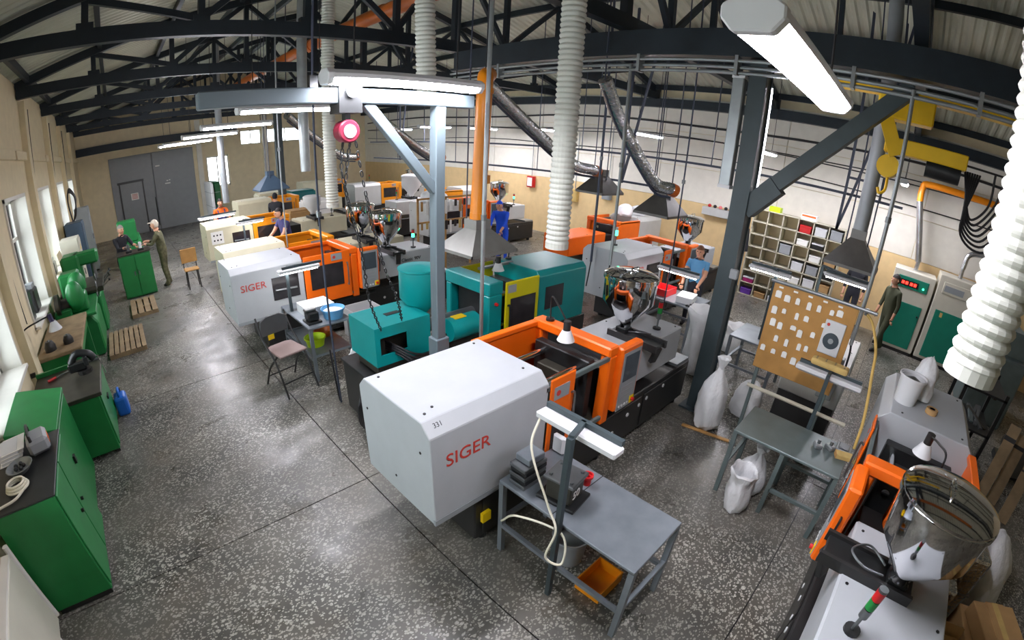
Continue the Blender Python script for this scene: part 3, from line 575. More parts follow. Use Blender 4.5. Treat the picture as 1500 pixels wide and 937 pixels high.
def hood(label, c, sx, sy, h, m='hood', top=.1, zr=True):
    t = thing('fume_hood', label, 'hood', c, 0, 'fume hoods')
    b = B().add([(-sx, -sy, 0), (sx, -sy, 0), (sx, sy, 0), (-sx, sy, 0), (-top, -top, h), (top, -top, h), (top, top, h), (-top, top, h)], [(0, 1, 5, 4), (1, 2, 6, 5), (2, 3, 7, 6), (3, 0, 4, 7), (4, 5, 6, 7)])
    obj('hood_shell', b, m, t); obj('hood_neck', box((-top, -top, h), (top, top, h + .12)), m, t)
    obj('hood_lip', B().box((-sx, -sy, -.04), (sx, -sy + .015, 0)).box((-sx, sy - .015, -.04), (sx, sy, 0)).box((-sx, -sy, -.04), (-sx + .015, sy, 0)).box((sx - .015, -sy, -.04), (sx, sy, 0)), m, t)
    if zr:
        for s in (-1, 1): obj('hanger_rod', cyl((-.04, s * (top + .05), h * .75), (-.04, s * (top + .05), zroof(c[0] - .04) + .03 - c[2]), .01, 6), 'tray', t)
    return t
hood('light steel fume hood below the orange plastic pipe', (3.85, 4.5, 1.80), .38, .36, .25, 'hood_light', .12)
hood('dark fume hood over the large white machine', (7.0, 3.62, 2.22), .36, .32, .3)
hood('dark green grey fume hood over the orange ended machine', (7.6, 5.3, 2.32), .36, .32, .3)
hood('brown grey fume hood over the bright bench lamps', (6.95, .55, 2.2), .32, .36, .35)
hood('blue grey fume hood near the far window', (3.9, 13.4, 2.0), .42, .4, .35, 'blue_grey')
# cable drop pipes
for (x, y, z0, z1, d) in ((5.3, 3.4, 1.6, 4.25, 'steel cable drop pipe beside the thick white hose'), (5.3, .17, 1.6, 4.25, 'grey steel drop pipe below the yellow hoist'), (3.12, 3.55, 0, 4.7, 'steel drop pipe beside the orange plastic pipe'), (6.9, 3.25, .8, 4.7, 'thin dark drop pipe beside the dark hood'), (2.55, 8.1, 1.4, 4.7, 'thin steel drop pipe by the amber machine'), (1.95, 4.95, 0, 4.7, 'thin dark pole standing beside the teal machine'), (6.55, 4.6, 1.2, 4.7, 'slim dark blue drop pipe over the large white machine')):
    t = thing('drop_pipe', d, 'pipe', (x, y, 0), 0, 'cable drop pipes'); obj('pipe', cyl((0, 0, z0), (0, 0, z1 if z1 < 4.5 else zroof(x) + .03), .022 if 'thin' not in d else .013, 8), 'zinc' if 'dark' not in d else 'tray', t, smooth=True)
    obj('coupling', cyl((0, 0, (z0 + z1) / 2), (0, 0, (z0 + z1) / 2 + .06), .03, 8), 'steel', t); obj('cable_tail', tube([(0, 0, z0 + .02), (-.015, .01, z0 - .2 if z0 > .3 else .1), (-.04, .02, max(.75, z0 - .5))] if 'yellow' not in d else [(0, 0, z0 + .02), (.03, -.02, z0 - .1), (.05, -.03, z0 - .3)], .012, 6), 'cable', t)
# hanging cable rails with braces
def rail(x, z, y0, y1, label, w=.045):
    t = thing('cable_rail', label, 'cable rail', (x, 0, z), 0, 'hanging cable rails'); obj('rail', box((-w / 2, y0, -w / 2), (w / 2, y1, w / 2)), 'tray', t); k = y0 + .4
    while k < y1:
        obj('hanger', cyl((0, k, 0), (0, k, zroof(x) + .03 - z), .012, 6), 'tray', t); k += 3.2
rail(9.0, 3.07, .1, 17, 'dark blue cable rail hanging high along the second machine row')
rail(8.6, 2.5, 4.3, 16, 'dark blue cable rail hanging low before the white wall')
for y, d in ((1.1, 'dark A-shaped pipe bracket over the bright bench lamps'), (5.6, 'dark A-shaped pipe bracket over the dark green grey hood'), (14.5, 'dark A-shaped pipe bracket far beyond the chain hoist')):
    t = thing('pipe_bracket', d, 'bracket', (8.8, y, 0), 0, 'A-shaped pipe brackets')
    obj('strut', B().bar((0, .0, 2.45), (0, -.05, zroof(8.8) + .03), .045, .045), 'tray', t); obj('strut', B().bar((0, 0, 2.45), (0, -.75, zroof(8.8) + .03), .045, .045), 'tray', t); obj('tie', B().bar((0, -.02, 3.35), (0, -.3, 3.35), .04, .04), 'tray', t)
# yellow hoist
t = thing('electric_hoist', 'yellow electric hoist with looped black cables hanging from the beam', 'hoist', (6.2, .22, -.1))
obj('track', box((-.1, -1.4, 4.42), (.1, 1.0, 4.52)), 'hoist_yellow', t); 
for y in (-1.3, .9): obj('track_hanger', box((-.03, y - .03, 4.5), (.03, y + .03, zroof(6.2) + .13)), 'truss', t)
obj('carriage', box((-.14, -.3, 4.15), (.14, .35, 4.42)), 'hoist_yellow', t, .02); obj('side_plate', B().bar((-.12, .3, 4.3), (-.1, .05, 3.75), .05, .16), 'hoist_yellow', t); obj('frame_beam', box((-.12, -.75, 3.78), (.12, .2, 3.95)), 'hoist_yellow', t, .01)
obj('drum', cyl((-.1, .12, 3.62), (.25, .12, 3.62), .13, 18), 'hoist_yellow', t, smooth=True); obj('motor', cyl((0, -.3, 3.72), (0, -.7, 3.72), .11, 16), 'dark_steel', t, smooth=True); obj('hook', tube([(0, .1, 3.5), (0, .1, 3.35), (0, .16, 3.3), (0, .19, 3.36)], .018, 6), 'hoist_yellow', t)
for k in range(7): obj('cable_loop', tube([(.05, -.75 - .03 * k, 3.8), (.05, -.85, 3.45 - .05 * k), (.06, -.95 - .04 * k, 3.3 - .05 * k), (.06, -1.1 - .06 * k, 3.5), (.06, -1.1 - .12 * k, 3.85)], .014, 6), 'cable', t)
obj('cable_wire', cyl((.06, -2.6, 3.86), (.06, -.6, 3.86), .012, 6), 'cable', t); obj('wire_hanger', cyl((.06, -2.6, 3.86), (.06, -2.6, zroof(6.26) + .13), .012, 6), 'cable', t)
# twin lamp fixed on column
t = thing('column_lamp', 'long grey lamp housing clipped upright on the braced column', 'lamp', (5.38, 1.97, 0)); obj('housing', box((-.06, -.04, 2.9), (.05, .1, 4.15)), 'zinc', t, .012); obj('end_cap', box((-.065, -.045, 2.88), (.055, .105, 2.92)), 'plastic_white', t); obj('end_cap', box((-.065, -.045, 4.13), (.055, .105, 4.17)), 'plastic_white', t)
tag(obj('tube_light', box((5.628, 1.695, 2.85), (5.648, 1.715, 4.1)), 'lamp_glow'), 'thin glowing tube light along the edge of the braced column', 'lamp')

# ================================================================== tables and what stands on them
def steel_table(label, x0, x1, y0, y1, h, m='table_steel', shelf=None, mid=False, half=False, group='steel work tables'):
    t = thing('steel_table', label, 'table', (x0, y0, 0), 0, group); a, b_ = x1 - x0, y1 - y0
    obj('table_top', box((0, 0, h - .03), (a, b_, h)), m, t, .005)
    for x in (0, a - .045):
        for y in (0, b_ - .045): obj('leg', box((x, y, 0), (x + .045, y + .045, h - .03)), m, t)
        obj('stretcher', box((x, .045, .30), (x + .035, b_ / 2 + .01 if half else b_ - .045, .335)), m, t)
        if mid: obj('leg', box((x, b_ / 2, 0), (x + .045, b_ / 2 + .045, h - .03)), m, t)
    for y in (0, b_ - .04): obj('stretcher', box((.045, y, .36), (a - .045, y + .035, .395)), m, t)
    if shelf: obj('shelf', box((.02, .02, shelf), (a - .02, b_ - .02, shelf + .015)), m, t)
    return t
steel_table('grey steel work table with tool blocks and a lamp post beside the branded machine', 1.87, 2.50, .66, 1.90, .80, mid=False)
obj('sheet_seam', box((.0, .72, .80), (.63, .726, .802)), 'dark_steel', bpy.data.objects['steel_table'])
steel_table('greenish steel work table standing before the sample board', 4.03, 4.68, -.235, .87, .78, 'table_green', mid=True, half=True)
steel_table('steel work table beside the folding chair', 1.92, 2.55, 5.66, 6.85, .80, shelf=.36)
steel_table('bright steel table where the person in light blue works', 6.95, 7.75, 2.75, 3.7, .80)
steel_table('steel table holding the purple and orange bins', 2.55, 3.4, 10.95, 11.75, .80)
steel_table('steel table under the glowing bench lamps', 6.5, 7.3, 1.15, 1.9, .78)
def bench_lamp(label, base, z0, top, c, half, axis='y', glow=False, m='column'):
    t = thing('bench_lamp', label, 'lamp', (base[0], base[1], z0), 0, 'bench lamps'); hx, hy = c[0] - base[0], c[1] - base[1]; h = top - z0
    obj('lamp_post', box((-.02, -.02, 0), (.02, .02, h)), m, t); obj('lamp_arm', B().bar((0, 0, h), (hx, hy, h), .035, .035), m, t)
    d = Vector((0, half, 0)) if axis == 'y' else Vector((half, 0, 0)); q = Vector((hx, hy, h))
    obj('lamp_beam', B().bar(q - d, q + d, .035, .035), m, t); q2 = q + Vector((0, 0, -.045))
    obj('lamp_body', B().bar(q2 - d * 1.05 + Vector((-.05, 0, 0)), q2 + d * 1.05 + Vector((-.05, 0, 0)), .11, .05), 'plastic_white', t, .01)
    obj('lamp_tube', B().bar(q2 - d * .95 + Vector((-.05, 0, -.03)), q2 + d * .95 + Vector((-.05, 0, -.03)), .06, .02), 'task_glow' if glow else 'plastic_grey', t)
    return t
t = bench_lamp('unlit white tube lamp on a square steel post over the grey table', (1.84, 1.28), .0, 1.55, (2.03, 1.33), .30)
obj('lamp_cord', tube([(.10, .33, 1.50), (.0, .3, 1.3), (-.02, .1, .95), (-.05, -.02, .80), (-.10, .0, .55), (-.03, -.1, .5), (.02, -.02, .72), (-.04, .35, .66), (-.05, .5, .5)], .009, 6), 'cable_white', t)
bench_lamp('unlit white tube lamp carrying a sponge pad over the greenish table', (4.69, .25), .78, 1.40, (4.85, .25), .34)
bench_lamp('lit tube lamp over the white tubs by the folding chair', (1.98, 6.5), .80, 1.47, (2.2, 6.45), .30, 'x', True)
bench_lamp('lit tube lamp over the hands of the person in light blue', (7.58, 3.2), .80, 1.28, (7.4, 3.3), .38, 'y', True)
bench_lamp('lit tube lamp over the purple bin', (2.62, 11.65), .80, 1.5, (2.8, 11.5), .32, 'x', True)
bench_lamp('lit tube lamp under the brown grey hood', (6.75, 1.5), .78, 1.85, (6.8, 1.6), .3, 'y', True)
bench_lamp('second lit tube lamp beside the brown grey hood', (7.2, .95), 0, 2.02, (6.95, .55), .3, 'y', True)
bench_lamp('lit tube lamp before the worker in orange', (2.2, 13.6), 0, 1.5, (2.4, 13.6), .5, 'x', True)
from mathutils import noise as MN
def lump(name, label, cat, c, sx, sy, h, m='sack_folds', top=.7, seed=0, open_top=False, group=None):
    "soft bag with folds: tied, open or slumped"
    b = B(); n = 36
    if open_top: pr = [(.5, 0), (.82, .03), (.98, .15), (1.04, .32), (.98, .5), (.9, .66), (.92, .78), (1.04, .9), (1.1, .97), (1.02, 1.0), (.92, .97), (.86, .85), (.8, .62), (.4, .55)]
    elif top < .6: pr = [(.6, 0), (.95, .03), (1.06, .12), (1.05, .28), (.95, .45), (.78, .6), (.5, .72), (.26, .8), (.2, .84), (.34, .92), (.46, .98), (.3, 1.0)]
    else: pr = [(.6, 0), (.98, .05), (1.06, .2), (1.04, .4), (.95, .6), (.75, .8), (.45, .93), (.15, 1.0)]
    vs = []
    for i, (r, z) in enumerate(pr):
        for k in range(n):
            a = 2 * PI * k / n; p = Vector((math.cos(a) * 1.1, math.sin(a) * 1.1, z * 2.0 * h / max(sx, sy) * .5 + seed * 3.1))
            w = 1 + .22 * MN.noise(p) + .12 * MN.noise(p * 2.7) + .05 * math.sin(7 * a + seed + 9 * z)
            lx = .22 * math.sin(seed * 2.3) * z * z; ly = .22 * math.cos(seed * 1.7) * z * z
            vs.append((sx * (r * w * math.cos(a) + lx), sy * (r * w * math.sin(a) + ly), h * (z + (.07 * MN.noise(p * 1.3 + Vector((7, 3, 1))) * min(1, z * 3) if z > .02 else 0))))
    m_ = len(pr); b.add(vs, [(i * n + k, i * n + (k + 1) % n, (i + 1) * n + (k + 1) % n, (i + 1) * n + k) for i in range(m_ - 1) for k in range(n)] + [tuple(range(n - 1, -1, -1)), tuple(range((m_ - 1) * n, m_ * n))])
    o = obj(name, b, m, None, smooth=True); o.location = c; return tag(o, label, cat, group)
def tub(name, label, cat, c, r, h, m, fill=None, r0=.82, group=None):
    t = thing(name, label, cat, c, 0, group); obj('wall', B().lathe([(r * r0, 0), (r, h), (r + .012, h), (r + .012, h - .02), (r - .012, h - .02), (r * r0 - .01, .015)], n=22), m, t, smooth=True)
    if fill: obj('contents', B().lathe([(r * .9, h * .7), (r * .6, h * .85), (.02, h * .95)], n=16), fill, t, smooth=True)
    return t
def crate(name, label, cat, c, sx, sy, h, m, rz=0., fill=None, group=None):
    t = thing(name, label, cat, c, rz, group); e = .012
    obj('bottom', box((-sx, -sy, 0), (sx, sy, e)), m, t); 
    for a, b_ in (((-sx, -sy, e), (sx, -sy + e, h)), ((-sx, sy - e, e), (sx, sy, h)), ((-sx, -sy + e, e), (-sx + e, sy - e, h)), ((sx - e, -sy + e, e), (sx, sy - e, h))): obj('side', box(a, b_), m, t)
    if fill: obj('contents', box((-sx + e, -sy + e, e), (sx - e, sy - e, h * .8)), fill, t)
    return t
# front table load
t = thing('mould_block', 'dark steel mould block with bolts standing on the grey work table', 'mould', (2.08, 1.45, .80), .15)
obj('foot_plate', box((-.12, -.16, 0), (.14, .16, .03)), 'dark_steel', t, .006); obj('block', box((-.09, -.11, .03), (.1, .1, .2)), 'greasy', t, .01); obj('top_plate', box((-.11, -.13, .2), (.12, .12, .23)), 'steel', t, .008)
for x, y in ((-.07, -.09), (.08, -.09), (-.07, .08), (.08, .08)): obj('bolt', cyl((x, y, .23), (x, y, .245), .016, 6), 'steel', t)
text('number_lettering', '50', .10, 'paper', t, (-.06, -.1115, .07))
t = thing('mould_plates', 'stack of toothed steel mould plates at the end of the grey work table', 'mould plates', (2.03, 1.76, .80)); 
for k in range(5): obj('plate', box((-.12 + .012 * (k % 2), -.08, .002 + k * .04), (.12, .08, .036 + k * .04)), 'dark_steel' if k % 2 else 'steel', t, .004)
obj('cover_box', box((-.07, -.07, .2), (.1, .07, .26)), 'table_steel', t, .006)
tub('cup', 'small dark red cup on the grey work table', 'cup', (2.33, 1.42, .80), .035, .09, 'red', r0=.95)
tag(obj('plastic_bag', B().box((2.44, 1.76, .802), (2.49, 1.885, .98)), 'sack', None, .02), 'thin white plastic bag hanging at the end of the grey work table', 'bag')
tub('bucket', 'pale bucket with grey contents under the grey work table', 'bucket', (2.25, 1.42, 0), .15, .3, 'plastic_grey', 'zinc')
crate('bin', 'shallow orange bin on the floor under the grey work table', 'bin', (2.2, 1.05, 0), .16, .12, .12, 'amber')
tub('basin', 'round yellow basin on the floor beyond the grey work table', 'basin', (2.82, 1.62, 0), .2, .14, 'yellow')
# folding chair
t = thing('folding_chair', 'grey metal folding chair with a yellow tag under its backrest', 'chair', (1.6, 5.8, 0), .18)
obj('seat', B().prism([(-.21, -.22), (.21, -.22), (.2, .2), (.12, .24), (-.12, .24), (-.2, .2)], 'z', .545, .575), 'seat_brown', t, .01)
obj('backrest', B().prism([(-.22, .80), (-.2, .72), (.2, .72), (.22, .80), (.2, .94), (.1, .99), (-.1, .99), (-.2, .94)], 'y', .25, .275), 'chair_grey', t, .01)
for s in (-1, 1):
    obj('leg', B().rings(bez([(s * .22, .34, .98), (s * .23, .2, .72), (s * .23, -.1, .45), (s * .24, -.3, 0)], 4), .014, 8), 'base_black', t); obj('leg', B().rings(bez([(s * .21, -.12, .55), (s * .22, .15, .3), (s * .23, .33, 0)], 4), .014, 8), 'base_black', t)
for p, q in (((-.23, -.2, .18), (.23, -.2, .18)), ((-.22, .27, .14), (.22, .27, .14))): obj('stretcher', cyl(p, q, .011, 6), 'base_black', t)
obj('tag', box((-.12, .232, .66), (-.03, .24, .73)), 'yellow', t)
# table by chair: tubs
crate('tub', 'white tub brim full of white parts under the lit lamp', 'tub', (2.27, 6.26, .80), .22, .2, .13, 'plastic_white', 0, 'paper'); tub('basin', 'pale blue basin of white parts on the table by the folding chair', 'basin', (2.37, 5.85, .80), .16, .14, 'shirt_blue', 'paper')
t = thing('bench_vice', 'dark grey press block on the corner of the table by the folding chair', 'tool', (2.06, 5.88, .80)); obj('base', box((-.1, -.12, 0), (.1, .12, .03)), 'dark_steel', t); obj('body', box((-.08, -.09, .03), (.08, .09, .16)), 'dark_steel', t, .02); obj('head', box((-.1, -.05, .16), (.06, .05, .2)), 'steel', t, .01)
tub('bowl', 'yellow bowl on the lower shelf by the folding chair', 'bowl', (2.12, 6.05, .375), .15, .13, 'lime_plastic'); tub('bowl', 'brown orange bowl on the lower shelf beside the yellow bowl', 'bowl', (2.35, 6.3, .375), .13, .1, 'duct_orange')
crate('bin', 'large white bin standing beside the branded closed machine', 'bin', (3.25, 6.75, 0), .26, .2, .5, 'plastic_white')
lump('waste_sack', 'white sack with an open brown top beside the thin dark pole', 'sack', (2.5, 5.15, 0), .24, .22, .5, seed=3, open_top=True)
# greenish table load
for k, (x, y, a) in enumerate(((4.40, .08, .4), (4.47, -.04, 1.0))):
    t = thing('steel_part', ('small shiny steel clamp on the greenish table', 'small shiny steel bracket on the greenish table')[k], 'metal part', (x, y, .78), a); obj('jaw', box((-.05, -.04, 0), (.05, .04, .05)), 'zinc', t, .01); obj('bolt', cyl((0, 0, .05), (0, 0, .09), .018, 8), 'steel', t)
t = thing('wood_block', 'pale wooden block on the greenish table', 'block', (4.42, -.2, .78), .3); obj('block', box((-.05, -.09, 0), (.05, .09, .05)), 'sponge', t, .006); obj('sawn_end', box((-.05, .09, 0), (.05, .093, .05)), 'wood', t)
t = thing('parts_tray', 'small clear tray of metal parts on the greenish table', 'tray', (4.58, -.17, .78)); obj('tray', box((-.08, -.08, 0), (.08, .08, .03)), 'zinc', t, .008); obj('parts', box((-.06, -.06, .03), (.06, .06, .05)), 'steel', t, .01)
t = thing('sponge_pad', 'thick tan perforated sponge pad lying on the bench lamp', 'sponge', (4.85, .28, 1.42), 0); obj('pad', box((-.07, -.2, 0), (.07, .2, .07)), 'sponge', t, .025, seg=2)
for k in range(12): obj('hole', cyl((-.035 + .035 * (k % 3), -.15 + .1 * (k // 3), .0695), (-.035 + .035 * (k % 3), -.15 + .1 * (k // 3), .071), .01, 6), 'greasy', t)
# sample board
t = thing('sample_board', 'plywood board hung with white plastic samples before the column', 'board', (5.25, 0, 0))
obj('panel', box((0, .2, .97), (.02, 1.16, 2.0)), 'ply', t, .004); obj('top_rail', cyl((-.01, .0, 2.02), (-.01, 1.2, 2.02), .02, 8), 'zinc', t)
for y in (.25, 1.1): obj('leg', box((.02, y - .02, 0), (.06, y + .02, 2.0)), 'table_green', t)
obj('cross_pipe', cyl((.0, -.1, .72), (.0, 1.15, .72), .025, 8), 'shelf_wood', t)
rnd = random.Random(5)
for r in range(5):
    for c in range(7):
        y = 1.08 - c * .12 + rnd.uniform(-.02, .02); z = 1.92 - r * .165 + rnd.uniform(-.015, .015)
        if (c > 4 and r > 1 and r < 4) or rnd.random() < .14: continue
        w, h = rnd.uniform(.02, .035), rnd.uniform(.05, .09)
        obj('sample', B().prism([(y - w, z - h), (y + w, z - h), (y + w, z - .012), (y + w * .5, z), (y - w * .5, z), (y - w, z - .012)], 'x', -.012, -.001), 'paper', t)
for k in range(5): obj('name_tag', box((-.003, 1.1 - .17 * k, 1.955), (0, 1.05 - .17 * k, 1.975)), 'paper', t)
d = obj('fan_guard', box((-.02, .27, 1.42), (-.001, .50, 1.80)), 'plastic_white', t, .006); obj('fan_disc', cyl((-.02, .385, 1.58), (-.026, .385, 1.58), .09, 24), 'screen', d); obj('fan_hub', cyl((-.026, .385, 1.58), (-.032, .385, 1.58), .03, 14), 'panel_grey', d); obj('logo', cyl((-.02, .46, 1.75), (-.024, .46, 1.75), .018, 12), 'ink_red', d)
t = thing('air_hose', 'tan rubber air hose curving down beside the sample board', 'hose', (0, 0, 0)); obj('hose', tube([(5.3, .12, 1.98), (5.27, .02, 1.9), (5.1, -.1, 1.7), (4.9, -.15, 1.5), (4.72, -.24, 1.1), (4.66, -.27, .80)], .016, 8), 'rope', t, smooth=True); obj('fitting', cyl((5.3, .12, 1.96), (5.3, .12, 2.03), .022, 8), 'steel', t)
# white cabinet behind board
t = thing('machine_cabinet', 'white machine cabinet behind the sample board under the lit bench lamps', 'cabinet', (5.75, .08, 0)); obj('plinth', box((.02, .02, 0), (1.33, .78, .6)), 'base_black', t, .01); obj('cover', box((0, 0, .6), (1.35, .8, 1.16)), 'machine_pale', t, .02)
for x in (.1, .7, 1.25): obj('screw', cyl((x, .08, 1.158), (x, .08, 1.166), .01, 8), 'black', t)
obj('side_box', box((-.12, .1, .75), (0, .3, 1.3)), 'panel_grey', t, .01); obj('wire_loop', tube([(.2, .3, 1.16), (.35, .4, 1.3), (.6, .35, 1.25), (.7, .5, 1.17)], .012, 6), 'bundle', t)
# sacks by column
lump('white_sack', 'tall white woven sack with a twisted top leaning by the braced column', 'sack', (5.14, 1.50, 0), .19, .18, .98, top=.4, seed=1); lump('white_sack', 'low white woven sack behind the tall one by the column', 'sack', (5.82, 1.22, 0), .2, .2, .55, seed=2)
lump('white_sack', 'open white sack standing under the greenish table', 'sack', (3.93, .58, 0), .14, .13, .48, seed=4, open_top=True); lump('white_sack', 'slumped white sack behind the open one under the greenish table', 'sack', (4.33, .60, 0), .13, .17, .55, top=.5, seed=6)
lump('bin_liner', 'large white lined bin full to the brim beside the column', 'bin', (6.45, 2.25, 0), .27, .25, 1.05, seed=8, open_top=True)
lump('waste_sack', 'small white sack with brown scraps beyond the column', 'sack', (7.8, 2.2, 0), .2, .2, .5, seed=9, open_top=True)
tag(obj('wood_strip', B().bar((4.9, 1.72, .012), (5.02, 1.1, .012), .05, .022), 'wood', None, .004), 'pale yellow wooden strip lying on the floor by the column', 'strip')
# light blue person's table
crate('tray', 'bright red plastic tray on the bright steel table', 'tray', (7.3, 3.5, .80), .2, .17, .12, 'red'); crate('box', 'clear white plastic box on the bright steel table', 'box', (7.28, 3.02, .80), .2, .14, .11, 'plastic_white', .2)
rnd = random.Random(11)
for k in range(14):
    o = obj('black_part', B().box((-.025, -.015, 0), (.025, .015, .03)), 'black', None, .006) if k == 0 else link(bpy.data.objects['black_part'], None)
    put(o, (7.1 + rnd.uniform(-.1, .12), 2.83 + rnd.uniform(-.04, .05), .80), rnd.uniform(0, 3)); tag(o, 'small black moulded part heaped on the bright steel table', 'plastic part', 'black parts on the bright table')
# right machine load
tub('bucket', 'white plastic bucket of scraps on top of the white machine cover', 'bucket', (4.68, -.52, 1.462), .13, .27, 'plastic_white', 'steel'); lump('plastic_bag', 'crumpled clear white bag standing against the white bucket', 'bag', (4.92, -.65, 1.465), .12, .12, .42, seed=12, top=.8)
t = thing('tape_roll', 'brown tape roll lying on the white machine cover', 'tape', (4.66, -.80, 1.462)); obj('roll', B().lathe([(.03, 0), (.06, 0), (.06, .05), (.03, .05)], n=18), 'cardboard', t); obj('core', B().lathe([(.027, 0), (.03, 0), (.03, .05), (.027, .05)], n=18), 'blue', t)
# cartons beyond the right machine
def carton(label, c, sx, sy, h, rz=0., m='cardboard'):
    t = thing('carton', label, 'carton', c, rz, 'cartons beside the domed hopper'); obj('body', box((-sx, -sy, 0), (sx, sy, h)), m, t, .006)
    obj('flap', B().bar((-sx, 0, h + .004), (sx, 0, h + .004), sy * .9, .006), m, t); obj('tape', box((-sx, -.03, h + .007), (sx, .03, h + .010)), 'sponge', t)
carton('large brown carton at the bottom of the pile by the domed hopper', (3.3, -1.98, 0), .32, .26, .52, .2); carton('brown carton leaning behind the pile by the domed hopper', (2.6, -1.95, 0), .26, .22, .55, .1); carton('flat brown carton lying on the large one', (3.28, -2.0, .535), .28, .22, .14, .35)
for k, (x, a, d) in enumerate(((2.95, .1, 'flattened carton standing next to the low foil pack'), (2.86, .16, 'second flattened carton standing behind the first'), (2.76, .05, 'third flattened carton in the standing row'), (2.66, .2, 'last flattened carton of the standing row'))):
    t = thing('flat_carton', d, 'carton', (x, -1.44, 0), a, 'flattened cartons in a row'); obj('sheet', box((-.012, -.16, 0), (.012, .16, .62 - .04 * k)), 'cardboard', t); obj('fold', box((-.03, -.16, .3), (-.012, .16, .31)), 'wood', t); obj('flap', B().bar((0, 0, .62 - .04 * k), (.05, 0, .74 - .04 * k), .3, .01, (1, 0, 0)), 'cardboard', t)
t = thing('foil_pack', 'silver foil wrapped pack beside the domed hopper', 'pack', (4.0, -1.62, 0), .2); obj('body', box((-.2, -.16, 0), (.2, .16, .82)), 'silver_flex', t, .04, seg=2); obj('strap', box((-.205, -.165, .4), (.205, .165, .42)), 'plastic_grey', t)
t = thing('foil_pack', 'low silver foil pack between the foil wrapped pack and the cartons', 'pack', (3.55, -1.42, .0), .1); obj('body', box((-.16, -.1, 0), (.16, .1, .7)), 'silver_flex', t, .03, seg=2); obj('strap', box((-.165, -.105, .3), (.165, .105, .32)), 'plastic_grey', t)
lump('white_sack', 'plump white sack lying beyond the foil wrapped pack', 'sack', (4.5, -2.05, 0), .36, .26, .72, seed=14, top=.8)
# machinery at the far right
t = thing('grinder_machine', 'grey green shredder machine with a paper note beside the chillers', 'machine', (9.3, -2.9, 0)); obj('body', box((0, 0, 0), (1.4, .9, 1.25)), 'table_green', t, .03); obj('throat', B().prism([(0, 1.25), (.9, 1.25), (.75, 1.7), (.15, 1.7)], 'x', .3, 1.1), 'table_green', t); obj('paper_note', box((-.004, .45, .9), (0, .62, 1.12)), 'paper', t); obj('handle', box((-.03, .1, .6), (0, .3, .64)), 'plastic_white', t)
t = thing('pipe_rack', 'dark metal rack of pipes and scrap behind the domed hopper', 'rack', (6.9, -2.1, 0))
for x in (0, .9):
    for y in (0, .6): obj('upright', box((x, y, 0), (x + .05, y + .05, 1.3)), 'dark_steel', t)
for z in (.15, .65, 1.2): obj('shelf', box((0, 0, z), (.95, .65, z + .03)), 'dark_steel', t)
rnd = random.Random(21)
for k in range(14): obj('scrap_bar', B().bar((rnd.uniform(.05, .3), rnd.uniform(.05, .6), .18 + .5 * (k % 3)), (rnd.uniform(.6, .9), rnd.uniform(.05, .6), .24 + .5 * (k % 3)), .05, .04), rnd.choice(['greasy', 'steel', 'dark_steel', 'table_green']), t)
for k, (x, y) in enumerate(((6.3, -2.2), (6.5, -2.45), (6.15, -2.6))):
    t = thing('plank', ('wide pale plank leaning behind the domed hopper', 'narrow brown plank leaning behind the domed hopper', 'short dark edged plank leaning behind the domed hopper')[k], 'plank', (x, y, 0)); obj('board', B().bar((0, 0, .01), (.55, -.15, 1.0 - .15 * k), .16, .03), 'pallet_wood', t); obj('end_band', B().bar((.44, -.12, .8 - .12 * k), (.47, -.128, .855 - .13 * k), .165, .034), 'base_black', t)
t = thing('floor_motor', 'dark floor motor with flanges behind the plank stack', 'motor', (7.6, -2.9, 0)); obj('body', cyl((0, 0, .3), (.6, 0, .3), .22, 18), 'greasy', t, smooth=True); obj('base', box((-.05, -.25, 0), (.65, .25, .1)), 'dark_steel', t); obj('flange', cyl((-.06, 0, .3), (0, 0, .3), .27, 18), 'steel', t)
# chillers
for k, (y, h, d) in enumerate(((-.06, 1.82, 'cream chiller cabinet with green panel and red digits'), (-1.06, 1.98, 'cream chiller cabinet with green panel and a blank display'))):
    t = thing('chiller_cabinet', d, 'cabinet', (11.55, y, 0), 0, 'chiller cabinets'); obj('plinth', box((0.02, -.92, 0), (.7, -.02, .07)), 'base_black', t); obj('body', box((0, -.95, .07), (.75, 0, h)), 'cabinet_cream', t, .015)
    obj('door', box((-.015, -.83, .14), (0, -.12, h * .62)), 'cabinet_green', t, .006); obj('display_band', box((-.015, -.82, h - .38), (0, -.12, h - .13)), 'cabinet_green' if k == 0 else 'cabinet_cream', t, .006)
    obj('display', box((-.02, -.6, h - .33), (-.013, -.16, h - .2)), 'black' if k == 0 else 'panel_grey', t)
    if k == 0:
        for j in range(4): obj('red_digit', box((-.026, -.22 - j * .085 - (.02 if j > 1 else 0), h - .30), (-.019, -.28 - j * .085 - (.02 if j > 1 else 0), h - .235)), 'red_glow', t)
        obj('green_light', cyl((-.02, -.72, h - .29), (-.03, -.72, h - .29), .022, 10), 'green_glow', t)
    obj('rating_label', box((-.018, -.3, h * .55), (-.014, -.24, h * .6)), 'sponge', t); obj('door_knob', cyl((-.015, -.78, h * .5), (-.04, -.78, h * .5), .02, 8), 'black', t); obj('stub_pipe', cyl((.35, -.45, h), (.35, -.45, h + .25), .05, 12), 'foil', t)
pipe('wall_duct', 'silver bent pipe over the second chiller cabinet', 'pipe', [(11.9, -1.51, 2.2), (11.9, -1.55, 2.5), (11.9, -1.8, 2.6), (11.9, -2.3, 2.6), (11.9, -2.5, 2.9), (11.9, -2.5, 3.63)], .06, 'foil')
